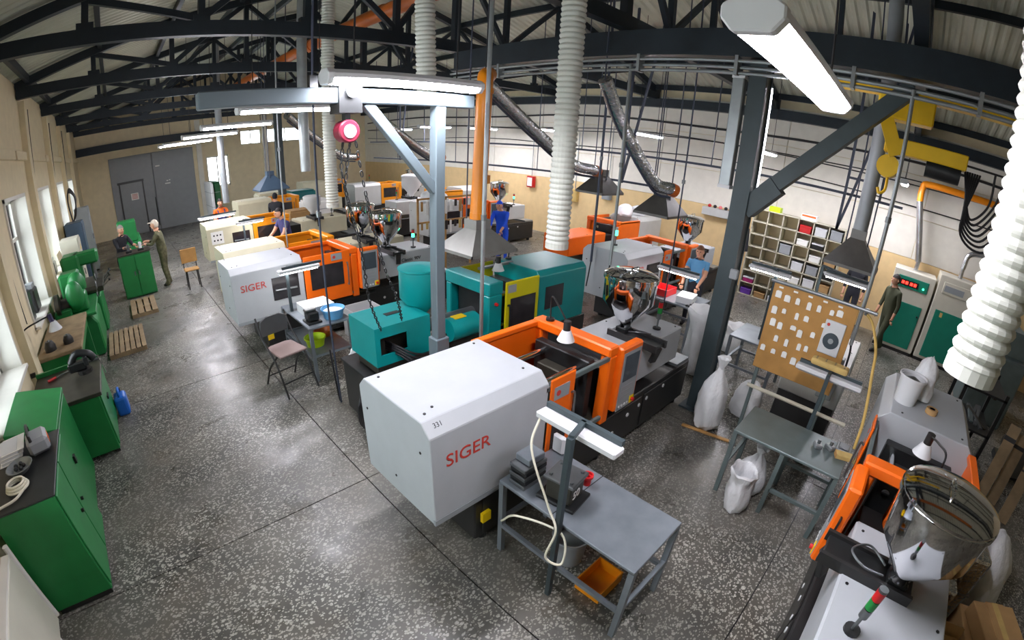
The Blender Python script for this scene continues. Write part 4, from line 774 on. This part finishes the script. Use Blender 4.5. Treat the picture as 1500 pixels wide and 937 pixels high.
# shelf rack
t = thing('shelf_rack', 'pale pigeonhole shelf rack standing against the white wall', 'shelf rack', (11.85, 1.25, 0)); cols, rows, cw, rh = 6, 7, .38, .315
obj('back_panel', box((.42, 0, .03), (.44, cols * cw, rows * rh)), 'shelf_back', t)
for c in range(cols + 1): obj('divider', box((0, c * cw - .012, 0), (.42, c * cw + .012, rows * rh + .02)), 'shelf_wood', t)
for r in range(rows + 1): obj('shelf', box((0, .012, r * rh), (.42, cols * cw - .012, r * rh + .02)), 'shelf_wood', t)
stock = [('magenta', 'magenta'), ('purple', 'purple'), ('white', 'plastic_white'), ('grey', 'plastic_grey'), ('red', 'red'), ('black', 'black'), ('brown', 'cardboard'), ('pale', 'paper')]
rnd = random.Random(31)
for (c, r, nm) in ((5, 1, 'magenta'), (5, 0, 'purple'), (2, 6, 'red'), (1, 6, 'white'), (2, 5, 'pale'), (1, 5, 'black'), (1, 4, 'pale'), (2, 3, 'white'), (2, 2, 'pale'), (1, 3, 'grey'), (1, 2, 'white'), (0, 4, 'brown'), (0, 3, 'black'), (0, 2, 'brown'), (2, 1, 'black'), (3, 4, 'grey'), (4, 0, 'brown'), (3, 0, 'white'), (0, 6, 'grey')):
    m = dict(stock)[nm]; y = 1.25 + c * cw; h = rnd.uniform(.13, .24)
    t = thing('storage_box', nm + ' box in the pigeonhole rack, column %s from the hanging coat, shelf %s up' % (('sixth', 'fifth', 'fourth', 'third', 'second', 'first')[c], ('one', 'two', 'three', 'four', 'five', 'six', 'seven')[r]), 'box', (11.87, y + .05, r * rh + .021), 0, 'boxes in the shelf rack')
    obj('body', box((0, 0, 0), (.28, .28, h)), m, t, .015); obj('lid', box((-.005, -.005, h - .03), (.285, .285, h + .005)), m if nm not in ('magenta', 'black') else 'plastic_white', t, .005)
crate('tray', 'lime green tray on top of the shelf rack', 'tray', (12.05, 3.05, rows * rh + .021), .12, .14, .12, 'lime_plastic'); t = thing('carton', 'white carton with orange print on top of the shelf rack', 'carton', (11.95, 2.0, rows * rh + .021)); obj('body', box((0, 0, 0), (.25, .38, .13)), 'paper', t); obj('print_band', box((-.002, .02, .07), (0, .36, .11)), 'orange', t)
t = thing('hanging_coat', 'black work coat hanging on a pole beside the shelf rack', 'coat', (11.2, 3.75, 0)); obj('pole', cyl((0, 0, 0), (0, 0, 2.15), .02, 8), 'plastic_white', t); obj('pole_cap', B().ball((0, 0, 2.16), .045), 'blue', t); obj('pole_foot', cyl((0, 0, 0), (0, 0, .03), .2, 16), 'base_black', t)
obj('coat', B().lathe([(.2, .75), (.22, .9), (.19, 1.4), (.17, 1.8), (.06, 2.05)], (0, -.1, 0), 14), 'jacket_black', t, smooth=True); obj('sleeve', cyl((.05, -.3, 1.75), (.05, -.36, 1.2), .07, 10), 'jacket_black', t, smooth=True)
t = thing('wall_shelf', 'small pale wall shelf holding tools on the white wall', 'shelf', (12.35, 4.35, 1.72)); obj('board', box((0, 0, 0), (.25, .8, .22)), 'machine_pale', t, .01)
for k in range(4): obj('tool', B().ball((.1, .15 + .16 * k, .26), .05), ('dark_steel', 'pink', 'base_black', 'red')[k], t)
for y, z, d, m in ((11.6, 1.55, 'red fire alarm box on the beige wall', 'red'), (9.6, 1.3, 'tan switch box on the beige wall beside the thick hose', 'sponge'), (8.3, 1.55, 'grey fuse box on the beige wall near the green grey hood', 'panel_grey')):
    t = thing('wall_box', d, 'wall box', (12.45, y, z)); obj('case', box((0, 0, 0), (.15, .3, .4)), m, t, .01); obj('cover', box((-.012, .04, .05), (0, .26, .35)), 'paper' if m == 'red' else m, t); obj('conduit', cyl((.1, .15, .4), (.1, .15, 2.3), .015, 6), 'zinc', t)
# peg board of samples in the middle
t = thing('sample_stand', 'open sample stand hung with pale and brown parts behind the jib post', 'stand', (6.0, 9.15, 0))
for x in (0, .8, 1.6): obj('upright', box((x, 0, 0), (x + .04, .04, 1.8)), 'wood', t)
for z in (.6, 1.2, 1.76): obj('cross_bar', box((0, 0, z), (1.64, .03, z + .04)), 'wood', t)
rnd = random.Random(41)
for r in range(3):
    for c in range(11):
        x = .08 + c * .14; z = 1.72 - r * .5; h = rnd.uniform(.15, .34); obj('sample', box((x, -.03, z - h), (x + rnd.uniform(.05, .1), -.005, z)), rnd.choice(['paper', 'wood', 'paper', 'base_black', 'sponge']), t, .01)
lump('white_sack', 'white sack on top of the machine near the grey fuse box', 'sack', (10.6, 6.55, 1.462), .2, .2, .32, seed=17); lump('white_sack', 'second white sack on the machine near the grey fuse box', 'sack', (11.25, 6.5, 1.462), .2, .2, .26, seed=18)
lump('white_sack', 'white sack lying on the machine behind the sample stand', 'sack', (7.6, 10.75, 1.462), .35, .3, .3, seed=19)
crate('bin', 'purple bin on the table before the navy clad worker', 'bin', (2.75, 11.25, .80), .16, .13, .14, 'purple'); crate('bin', 'orange bin on the table before the navy clad worker', 'bin', (3.15, 11.25, .80), .16, .13, .14, 'amber')
t = thing('notice_sheet', 'white printed notice on the end cover of the cream machine', 'notice', (1.85, 11.893, 1.0)); obj('sheet', box((0, -.004, 0), (.3, 0, .3)), 'paper', t)
for k in range(6): obj('print_mark', cyl((.07 + .08 * (k % 3), -.004, .09 + .12 * (k // 3)), (.07 + .08 * (k % 3), -.006, .09 + .12 * (k // 3)), .022, 8), 'ink_black', t)
t = thing('wooden_chair', 'brown wooden chair in the aisle by the cream machine with the notice', 'chair', (1.3, 12.3, 0)); obj('seat', box((-.18, -.18, .45), (.18, .18, .48)), 'wood', t, .01)
for x in (-.15, .15):
    for y in (-.15, .15): obj('leg', cyl((x, y, 0), (x * .9, y * .9, .45), .014, 6), 'base_black', t)
obj('backrest', box((-.2, .16, .6), (.2, .19, .95)), 'wood', t, .01)
for s in (-.16, .16): obj('back_post', cyl((s, .17, .45), (s, .175, .65), .012, 6), 'base_black', t)
# far clutter
for k, (x, y, sx, sy, h, m, d) in enumerate(((5.2, 18.2, .5, .4, 1.4, 'cream', 'cream machine tower behind the worker in orange'), (4.9, 14.2, .35, .3, 1.15, 'cardboard', 'brown carton stack behind the navy clad worker'), (6.6, 18.6, .5, .4, 1.3, 'teal_dark', 'dark teal cabinet near the far wall'), (5.9, 15.2, .45, .4, 1.25, 'paper', 'stack of white packs behind the capped worker'), (3.75, 21.5, .12, .8, 1.9, 'green_dark', 'green sheet board standing by the gate'), (3.5, 21.3, .06, .8, 1.9, 'plastic_white', 'white sheet board standing by the gate'))):
    t = thing('storage_unit', d, 'cabinet', (x, y, 0)); obj('body', box((-sx, -sy, 0), (sx, sy, h)), m, t, .02); obj('top_cover', box((-sx * .9, -sy * .9, h), (sx * .9, sy * .9, h + .05)), m, t, .01)
    for j in range(3): obj('band', box((-sx - .004, -sy - .004, h * (.2 + .3 * j)), (sx + .004, sy + .004, h * (.2 + .3 * j) + .02)), 'plastic_grey', t)
# ================================================================== left row along the windows
t = thing('tool_cabinet', 'low dark green cabinet with two drawers and clutter on its top', 'cabinet', (-1.69, 3.46, 0))
obj('plinth', box((.02, .02, 0), (.54, .98, .06)), 'base_black', t); obj('body', box((0, 0, .06), (.56, 1.02, 1.10)), 'green', t, .008); obj('top_sheet', box((-.01, -.01, 1.10), (.575, 1.03, 1.118)), 'dark_steel', t, .004)
for y in (.02, .52):
    d = obj('door', box((.56, y, .10), (.575, y + .48, 1.08)), 'green', t, .004); obj('knob', cyl((.575, y + (.4 if y < .3 else .08), .62), (.60, y + (.4 if y < .3 else .08), .62), .018, 8), 'black', d)
t = thing('tool_cabinet', 'bright green steel cabinet with a slanted lid beside the vice bench', 'cabinet', (-1.69, 4.62, 0))
obj('body', box((0, 0, 0), (.5, .98, 1.02)), 'green', t, .008); obj('lid', B().prism([(0, 1.02), (.52, 1.02), (.52, 1.06), (0, 1.18)], 'y', -.01, .99), 'green', t, .006); d = obj('door', box((.5, .02, .05), (.515, .96, 1.0)), 'green', t, .004); obj('lock', box((.515, .1, .6), (.54, .16, .68)), 'black', d)
# clutter on cabinet
t = thing('power_tool', 'grey power tool with an orange label on the low dark green cabinet', 'tool', (-1.28, 4.25, 1.118), .2); obj('body', box((-.1, -.13, 0), (.1, .13, .14)), 'plastic_grey', t, .03); obj('label', box((.1, -.06, .04), (.104, .06, .1)), 'orange', t); obj('grip', tube([(-.05, -.12, .14), (-.05, -.1, .2), (-.05, .1, .2), (-.05, .12, .14)], .016, 6, 4), 'base_black', t)
t = thing('papers', 'curled white papers on the low dark green cabinet', 'papers', (-1.57, 4.30, 1.118), .1); 
for k in range(4): obj('sheet', box((-.12 + .02 * k, -.15, .003 + .03 * k), (.1 + .02 * k, .14, .008 + .03 * k)), 'paper', t)
obj('pad', box((-.1, -.14, .001), (.1, .13, .1)), 'plastic_white', t, .01)
t = thing('cable_coil', 'coil of white cable on the low dark green cabinet', 'cable', (-1.45, 3.72, 1.12)); 
for k in range(3): obj('loop', B().rings([((.1 - .012 * k) * math.cos(a), (.09 - .01 * k) * math.sin(a), .02 + .02 * k) for a in [2 * PI * i / 18 for i in range(19)]], .011, 6, False), 'cable_white', t)
obj('tail', tube([(.1, 0, .02), (.0, -.15, .015), (-.15, -.2, .015)], .011, 6), 'cable_white', t)
t = thing('parts_dish', 'dark dish of metal oddments on the low dark green cabinet', 'dish', (-1.45, 3.99, 1.118)); obj('dish', B().lathe([(.08, 0), (.13, .05), (.12, .05), (.07, .01)], n=16), 'zinc', t)
for k in range(5): obj('oddment', B().ball((.04 * math.cos(k * 1.3), .04 * math.sin(k * 1.3), .04), .02), 'dark_steel', t)
t = thing('radiator', 'cream panel radiator standing before the window wall', 'radiator', (-1.72, 2.2, .12)); obj('panel', box((0, 0, 0), (.07, 1.12, .75)), 'radiator', t, .015); obj('pipe', cyl((.05, 1.17, .0), (.05, 1.17, .8), .025, 8), 'white_paint', t); obj('top_grille', box((.0, .01, .75), (.07, 1.11, .77)), 'white_paint', t)
for y in (.2, .9): obj('bracket', box((-.05, y, -.12), (.05, y + .04, .1)), 'white_paint', t)
# vice bench
t = thing('work_bench', 'green steel work bench with a worn dark top and vice', 'bench', (-1.7, 5.68, 0)); obj('cupboard', box((.05, .02, .05), (.88, 1.1, .78)), 'green', t, .008); obj('bench_top', box((0, 0, .78), (.92, 1.14, .83)), 'greasy', t, .006); obj('front_panel', box((.88, .04, .1), (.9, 1.08, .76)), 'green', t, .004)
for y in (.05, 1.05): obj('leg', box((.82, y, 0), (.87, y + .05, .06)), 'base_black', t)
obj('back_strip', box((0, 1.1, .83), (.9, 1.14, .88)), 'green', t); obj('panel_handle', box((.9, .5, .5), (.92, .62, .54)), 'black', t)
t = thing('bench_vice', 'heavy dark bench vice with a long steel lever', 'vice', (-.98, 6.45, .83)); obj('foot', cyl((0, 0, 0), (0, 0, .05), .1, 14), 'base_black', t); obj('body', box((-.2, -.06, .05), (.05, .06, .17)), 'dark_steel', t, .02); obj('jaw', box((.02, -.09, .1), (.08, .09, .22)), 'dark_steel', t, .01); obj('arch', tube([(-.15, 0, .16), (-.05, 0, .26), (.1, 0, .22), (.16, 0, .14)], .05, 10), 'dark_steel', t, smooth=True); obj('screw', cyl((.05, 0, .12), (.22, 0, .12), .02, 8), 'steel', t); obj('lever', cyl((.22, -.1, .2), (.24, .08, -.12), .009, 6), 'chrome', t)
t = thing('red_handle_tool', 'red handled file on the vice bench', 'tool', (-1.5, 6.5, .83), .5); obj('handle', cyl((0, 0, .02), (.12, 0, .02), .018, 8), 'red', t); obj('blade', box((.12, -.01, .012), (.32, .01, .02)), 'steel', t)
t = thing('canister', 'blue plastic canister with a handle standing by the vice bench', 'canister', (-.70, 6.72, 0)); obj('body', box((-.09, -.13, 0), (.09, .13, .28)), 'blue', t, .04, seg=2); obj('handle', tube([(0, -.08, .27), (0, -.06, .35), (0, .06, .35), (0, .09, .27)], .02, 8, 5), 'blue', t, smooth=True); obj('cap', cyl((0, .1, .28), (0, .1, .32), .03, 10), 'black', t)
# surface plate + lamp
t = thing('surface_plate_table', 'green table with a worn tan surface plate beside the windows', 'table', (-1.72, 7.25, 0)); obj('plate', box((0, 0, .86), (.68, 1.85, .92)), 'pallet_wood', t, .01); obj('apron', box((.03, .03, .72), (.65, 1.82, .86)), 'green', t)
for x in (.05, .58):
    for y in (.06, 1.7): obj('leg', box((x, y, 0), (x + .07, y + .07, .72)), 'green', t)
for k, (x, y, r, h, d) in enumerate(((-1.52, 7.5, .09, .14, 'black round magnet base on the surface plate'), (-1.25, 7.6, .08, .12, 'black domed weight on the surface plate'))):
    t = thing('weight', d, 'weight', (x, y, .92)); obj('body', B().lathe([(r, 0), (r, h * .5), (r * .6, h), (.02, h)], n=16), 'base_black', t, smooth=True); obj('knob', B().ball((0, 0, h), .02), 'steel', t)
t = thing('desk_lamp', 'black gooseneck lamp with a white conical shade at the window wall', 'lamp', (-1.76, 6.92, .83)); obj('clamp', box((-.03, -.04, 0), (.04, .04, .06)), 'black', t); obj('arm', tube([(0, 0, .05), (0.0, .02, .4), (.06, .05, .60), (.3, .1, .66), (.45, .12, .68)], .011, 6), 'black', t); obj('socket', cyl((.47, .12, .58), (.45, .12, .70), .035, 12), 'bundle', t); obj('shade', B().lathe([(.04, .0), (.1, -.12), (.095, -.12), (.03, -.01)], (.48, .12, .60), 18), 'plastic_white', t, smooth=True)
# pallets
def pallet(label, x, y, sx, sy, n):
    t = thing('duckboard', label, 'duckboard', (x, y, 0), 0, 'wooden duckboards')
    for k in range(n): obj('slat', box((k * sx / n, 0, .06), (k * sx / n + sx / n * .8, sy, .085)), 'pallet_wood', t, .004)
    for q in (0, sy * .45, sy - .08): obj('bearer', box((0, q, 0), (sx - sx / n * .2, q + .07, .06)), 'pallet_wood', t)
pallet('wooden duckboard with narrow slats before the green grinder', -.86, 8.9, .72, 1.35, 7); pallet('wooden duckboard with wide boards beside the bright green cupboard', -.33, 11.0, .62, 1.3, 4)
# green grinder / lathe
t = thing('tool_grinder', 'green grinding machine with rounded housings standing before the duckboard', 'machine', (-1.62, 9.32, 0))
obj('pedestal', B().prism([(0, 0), (.68, 0), (.72, .1), (.72, .62), (.6, .8), (.1, .8), (0, .6)], 'y', .0, 1.25), 'green', t, .03); obj('oil_tray', box((-.05, -.15, .8), (.74, 1.3, .85)), 'green', t, .01)
obj('wheel_guard', B().ball((.42, .12, 1.16), .17, (1, .75, 1.55), 16, 12), 'green', t, smooth=True); obj('grinding_wheel', cyl((.05, .1, 1.08), (.12, .1, 1.08), .19, 20), 'greasy', t, smooth=True); obj('wheel_bracket', box((-.02, .0, .85), (.3, .3, .98)), 'green', t, .02); obj('housing', box((.28, .1, .85), (.62, .45, 1.18)), 'green', t, .06, seg=3); obj('dome', B().ball((.45, .6, 1.25), .18, (1, 1, 1.3), 14, 10), 'green', t, smooth=True); obj('column', box((.1, .75, .85), (.5, 1.15, 1.45)), 'green', t, .04)
obj('spindle', cyl((.2, .5, 1.1), (.8, .5, 1.1), .06, 12), 'greasy', t, smooth=True); obj('motor', cyl((.0, .25, 1.0), (.28, .25, 1.0), .13, 14), 'base_black', t, smooth=True)
for k in range(3): obj('hand_wheel', B().rings([(.78, .6 + .25 * k + .07 * math.cos(a), 1.0 + .07 * math.sin(a) + .1 * k) for a in [2 * PI * i / 14 for i in range(15)]], .012, 6, False), 'steel', t); obj('wheel_spoke', B().bar((.78, .53 + .25 * k, 1.0 + .1 * k), (.78, .67 + .25 * k, 1.0 + .1 * k), .015, .015), 'steel', t)
t = thing('milling_machine', 'dark green milling machine crowded with levers behind the grinder', 'machine', (-1.6, 10.75, 0)); obj('pedestal', box((0, 0, 0), (.75, 1.1, .75)), 'green', t, .03); obj('table', box((-.05, -.1, .85), (.85, 1.2, .95)), 'greasy', t, .01); obj('knee', box((.1, .2, .75), (.7, .8, .85)), 'green', t); obj('column', box((.05, .35, .95), (.45, .95, 1.6)), 'green', t, .05); obj('head', box((.3, .4, 1.35), (.85, .8, 1.6)), 'green', t, .04); obj('quill', cyl((.7, .6, 1.0), (.7, .6, 1.36), .05, 12), 'steel', t)
for k in range(5): obj('lever', cyl((.85, .1 + .25 * k, .9), (1.0, .08 + .25 * k, 1.0 + .08 * (k % 2)), .012, 6), 'steel', t); obj('lever_ball', B().ball((1.0, .08 + .25 * k, 1.0 + .08 * (k % 2)), .025), 'black', t)
t = thing('green_cupboard', 'bright green double cupboard where two people talk', 'cupboard', (-.40, 12.74, 0)); obj('body', box((0, 0, .02), (.80, .55, 1.06)), 'green', t, .008); obj('worktop', box((-.02, -.02, 1.06), (.82, .57, 1.09)), 'greasy', t); 
for x in (.02, .41): obj('door', box((x, -.02, .05), (x + .37, 0, 1.03)), 'green', t, .008); obj('door_handle', box((x + (.31 if x < .3 else .03), -.035, .55), (x + (.34 if x < .3 else .06), -.02, .65)), 'steel', t)
for x, d in ((-.1, 'small steel vice on the bright green cupboard'), (.2, 'white measuring device on the bright green cupboard')):
    t = thing('bench_tool', d, 'tool', (x, 12.95, 1.09)); obj('base', box((-.08, -.08, 0), (.08, .08, .05)), 'dark_steel', t, .01); obj('head', cyl((0, 0, .05), (0, 0, .2), .04, 10), 'steel' if x < 0 else 'plastic_white', t); obj('arm', box((-.1, -.02, .12), (.1, .02, .15)), 'steel', t)
t = thing('lathe', 'bright green lathe standing before the gate', 'machine', (-.45, 16.6, 0)); obj('bed', box((0, 0, 0), (.8, 2.2, .8)), 'green', t, .02); obj('headstock', box((.1, .1, .8), (.7, .8, 1.45)), 'green', t, .03); obj('tailstock', box((.2, 1.6, .8), (.6, 1.95, 1.2)), 'green', t, .02); obj('chuck', cyl((.4, .8, 1.1), (.4, .95, 1.1), .16, 16), 'steel', t, smooth=True)
# electric cabinets and reels at the wall
for x, y, h, m, d in ((-1.7, 12.75, 1.75, 'cabinet_cream', 'cream electrical cabinet with a warning triangle'), (-1.62, 13.9, 2.0, 'blue_grey', 'tall blue grey cabinet carrying the looped cable'), (-1.66, 17.75, 2.1, 'panel_grey', 'tall pale grey cupboard near the gate')):
    t = thing('electrical_cabinet', d, 'cabinet', (x, y, 0)); obj('body', box((0, 0, .05), (.45, .7, h)), m, t, .012); obj('door', box((.45, .03, .1), (.465, .67, h - .05)), m, t, .006); obj('latch', box((.465, .08, h * .5), (.48, .11, h * .58)), 'black', t); obj('plinth', box((.02, .02, 0), (.43, .68, .05)), 'base_black', t)
    if 'triangle' in d: obj('warning_triangle', B().prism([(.28, h - .3), (.42, h - .3), (.35, h - .17)], 'x', .465, .47), 'yellow', t)
t = thing('cable_loop', 'large loop of black cable rising from the blue grey cabinet', 'cable', (-1.4, 14.25, 2.0)); 
for k in range(4): obj('strand', tube([(0, .02 * k, 0), (-.05, .1, .5), (0, .1 + .1 * k, .75 + .03 * k), (.12, .3 + .1 * k, .6), (.1, .25 + .06 * k, .2 + .05 * k), (.02, .12, .02)], .02, 6), 'cable', t)
t = thing('fire_extinguisher', 'red fire extinguisher standing between the cabinets by the wall', 'extinguisher', (-1.35, 15.6, 0)); obj('cylinder', B().lathe([(.09, 0), (.09, .5), (.03, .6), (.03, .64)], n=16), 'red', t, smooth=True); obj('valve', box((-.04, -.02, .64), (.06, .02, .7)), 'black', t); obj('hose', tube([(.05, 0, .66), (.13, 0, .5), (.1, 0, .25)], .012, 6), 'black', t)
for k, (y, d) in enumerate(((8.6, 'dark boxy device on the first bright window sill'), (9.3, 'black bottle shaped thing on the bright window sill'), (12.4, 'dark roll standing on the second window sill'))):
    t = thing('sill_item', d, 'clutter', (-1.93, y, 1.13)); obj('body', box((-.1, -.2, 0), (.1, .2, .5 - .1 * k)), 'base_black', t, .03); obj('top', box((-.08, -.12, .5 - .1 * k), (.08, .12, .58 - .1 * k)), 'plastic_grey', t, .01)
t = thing('leaning_board', 'tan sheet of plywood leaning on the wall behind the grinder', 'board', (-1.72, 12.0, 0)); obj('sheet', B().bar((.22, .3, 0), (.03, .3, 1.6), .65, .015, (1, 0, 0)), 'shelf_back', t); obj('edge_strip', B().bar((.235, .3, 0), (.22, .3, .12), .65, .02, (1, 0, 0)), 'wood', t)

# ================================================================== people
def person(label, loc, face, h=1.72, top='navy', legs='trousers', hair='hair_dark', lean=0., hands=((-.22, -.1, .80), (.22, -.1, .80)), sleeve=True, cap=None, stride=0., apron=None, tilt=.25):
    k = h / 1.72; me = bpy.data.meshes.new('person'); V = []; E_ = []; R = []; T = []
    def rot(p):
        y, z = p[1], p[2] - .95; c, s = math.cos(lean), math.sin(lean)
        return Vector((p[0], y * c - z * s, .95 + z * c + y * s))
    def v(p, r, tg): V.append(Vector(p)); R.append(r); T.append(tg); return len(V) - 1
    pel = v((0, 0, .94), .145, 'b'); sp = v(rot((0, 0, 1.12)), .13, 't'); ch = v(rot((0, .01, 1.32)), .15, 't'); nk = v(rot((0, .01, 1.46)), .06, 's'); hd = v(rot((0, -.01, 1.54)), .06, 's')
    E_ += [(pel, sp), (sp, ch), (ch, nk), (nk, hd)]
    tips = []
    for i, s in enumerate((-1, 1)):
        sh = v(rot((s * .185, .01, 1.385)), .068, 't'); S_ = V[sh]; Hh = Vector(hands[i])
        d = Hh - S_; L_ = min(d.length, .54); d.normalize(); Hh = S_ + d * L_; mid = (S_ + Hh) / 2; bend = math.sqrt(max(.0, .275 ** 2 - (L_ / 2) ** 2))
        off = Vector((s * .5, .35, -.8)); off = (off - d * off.dot(d)).normalized(); el = v(mid + off * bend, .046, 't' if sleeve else 's'); wr = v(Hh, .032, 's'); pm = v(Hh + d * .055, .034, 's')
        E_ += [(ch, sh), (sh, el), (el, wr), (wr, pm)]; tips.append((Hh + d * .075, d, s))
        st = stride * s
        hp = v((s * .09, 0, .88), .105, 'b'); kn = v((s * .1, -.03 - st * .5, .49), .064, 'b'); an = v((s * .1, .03 - st, .09), .045, 'b'); to = v((s * .115, -.13 - st, .045), .042, 'f'); he = v((s * .1, .06 - st, .045), .04, 'f')
        E_ += [(pel, hp), (hp, kn), (kn, an), (an, to), (an, he)]
    me.from_pydata(V, E_, []); o = bpy.data.objects.new('person', me); COL.objects.link(o)
    o.modifiers.new('skin', 'SKIN')
    if not me.skin_vertices: raise RuntimeError('skin layer')
    for q, r in zip(me.skin_vertices[0].data, R): q.radius = (r, r)
    me.skin_vertices[0].data[0].use_root = True
    ss = o.modifiers.new('sub', 'SUBSURF'); ss.levels = 1; ss.render_levels = 1
    dg = bpy.context.evaluated_depsgraph_get(); m2 = bpy.data.meshes.new_from_object(o.evaluated_get(dg)); COL.objects.unlink(o); bpy.data.objects.remove(o)
    b = B(); b.v = [tuple(x.co) for x in m2.vertices]; b.f = [tuple(p.vertices) for p in m2.polygons]; nb = len(b.f)
    # head, nose, ears, fingers join the same surface
    Hc = rot((0, -.02, 1.62)); f0 = len(b.f); b.ball(Hc, .1, (.78, .95, 1.18), 14, 10); b.ball(Hc + Vector((0, -.1, -.01)), .018, (.8, 1, 1.3), 6, 5)
    for s in (-1, 1): b.ball(Hc + Vector((s * .08, .01, -.005)), .022, (.4, .8, 1.2), 6, 5)
    for p, d, s in tips:
        side = d.cross(Vector((0, 0, 1))); side = side.normalized() if side.length > .1 else Vector((1, 0, 0)); dn = side.cross(d).normalized() * -1
        if dn.z > 0: dn = -dn
        for q, (o_, L_) in enumerate(((-.027, .062), (-.009, .074), (.009, .07), (.026, .055))):
            a = p + side * o_; b.rings([a, a + d * L_ * .5, a + d * L_ * .85 + dn * .018, a + d * L_ + dn * .034], [.0095, .009, .008, .006], 6)
        a = p - d * .045 - side * .03 * s; b.rings([a, a - side * .022 * s + d * .025, a - side * .026 * s + d * .055 + dn * .012], [.011, .010, .007], 6)
    me = bpy.data.meshes.new('person'); me.from_pydata([Vector(x) * k for x in b.v], [], b.f); me.update()
    for m in (top, legs, 'skin', 'shoe'): me.materials.append(MATS[m])
    slot = {'t': 0, 'b': 1, 's': 2, 'f': 3}
    for p in me.polygons:
        if p.index >= nb: p.material_index = 2; continue
        c = p.center / k; best = None
        for a_, b_ in E_:
            A, Bv = V[a_], V[b_]; ab = Bv - A; u = max(0, min(1, (c - A).dot(ab) / ab.length_squared)); dd = (c - A - ab * u).length - (R[a_] * (1 - u) + R[b_] * u)
            if best is None or dd < best[0]: best = (dd, T[a_] if u < .5 else T[b_])
        tg = best[1]; p.material_index = slot[tg]
    me.shade_smooth(); o = bpy.data.objects.new('person', me); COL.objects.link(o); o.location = loc; o.rotation_euler = (0, 0, face); tag(o, label, 'person')
    hh = B(); c = (Hc + Vector((0, .012, .012))) * k; hh.ball((0, 0, 0), .108 * k, (.8, .98, 1.15), 14, 10)
    ok = lambda P: P[2] > .045 * k - .0 or (P[1] > .0 and P[2] > -.06 * k)
    hh.f = [q for q in hh.f if ok([sum(hh.v[i][j] for i in q) / len(q) for j in range(3)])]; hh.v = [(x + c[0], y + c[1], z + c[2]) for x, y, z in hh.v]
    obj('cap' if cap else 'hair', hh, cap or hair, o, smooth=True)
    if cap: obj('cap_peak', box((c[0] - .06 * k, c[1] - .17 * k, c[2] + .045 * k), (c[0] + .06 * k, c[1] - .08 * k, c[2] + .055 * k)), cap, o)
    for s in (-1, 1): obj('eye', B().ball((Hc + Vector((s * .032, -.088, .012))) * k, .011 * k, n=6, m=5), 'black', o)
    obj('mouth', B().ball((Hc + Vector((0, -.088, -.055))) * k, .02 * k, (1, .4, .3), 6, 4), 'pink', o)
    if apron:
        ab = [rot((x, -.16, z)) * k for x, z in ((-.13, 1.32), (.13, 1.32), (.15, 1.0), (-.15, 1.0))]; off = Vector((0, -.012, 0)); obj('bib', B().add([*ab, *[a + off for a in ab]], [(0, 1, 2, 3), (4, 5, 6, 7), (0, 1, 5, 4), (1, 2, 6, 5), (2, 3, 7, 6), (3, 0, 4, 7)]), apron, o)
        for s in (-1, 1): obj('strap', B().bar(rot((s * .1, -.16, 1.32)) * k, rot((s * .11, .02, 1.47)) * k, .035, .01), apron, o)
    return o
person('person in camouflage work clothes and pale cap beside the bright green cupboard', (.74, 13.12, 0), -PI / 2 - .3, 1.70, 'camo', 'camo', 'hair_grey', .12, ((-.12, -.46, 1.22), (.12, -.44, 1.2)), cap='cap_pale')
person('grey haired person in a black jacket bending over the bright green cupboard', (-.30, 13.75, 0), .55, 1.72, 'jacket_black', 'jacket_black', 'hair_grey', .25, ((-.1, -.5, 1.17), (.15, -.48, 1.19)))
person('person in an orange shirt and dark bib overalls behind the lit lamp', (2.85, 15.7, 0), 0., 1.70, 'shirt_orange', 'navy', 'hair_dark', .15, ((-.2, -.4, 1.0), (.2, -.42, 1.02)), False, apron='navy')
person('dark haired person in grey blue overalls reaching to the orange bin', (3.62, 11.35, 0), -1.35, 1.70, 'navy', 'navy', 'hair_dark', .3, ((-.18, -.48, .98), (.2, -.45, .95)), False)
person('person in a dark cap and jacket with a red collar far beyond the amber machine', (4.45, 15.0, 0), 2.6, 1.68, 'jacket_black', 'trousers', 'hair_dark', .1, ((-.2, -.35, 1.0), (.2, -.38, 1.0)), cap='jacket_black')
person('person in bright blue overalls leaning over beside the orange plastic pipe', (8.35, 8.75, 0), -1.1, 1.72, 'overall_blue', 'overall_blue', 'hair_dark', .45, ((-.15, -.55, .95), (.15, -.55, .95)), cap='overall_blue')
person('brown haired person in a light blue shirt at the bright steel table', (8.25, 3.3, 0), -PI / 2 + .15, 1.62, 'shirt_blue', 'trousers', 'hair_brown', .15, ((-.15, -.48, .98), (.15, -.48, .96)), False)
person('person in olive work clothes walking past the chiller cabinets', (11.0, -.2, 0), -2.4, 1.72, 'olive', 'olive', 'hair_dark', .1, ((-.22, -.15, .85), (.22, -.05, .82)), stride=.16)
person('dark haired person standing by the wall behind the brown grey hood', (11.9, .72, 0), -PI / 2, 1.72, 'jacket_black', 'trousers', 'hair_dark', .05, ((-.22, -.15, .85), (.22, -.1, .85)))
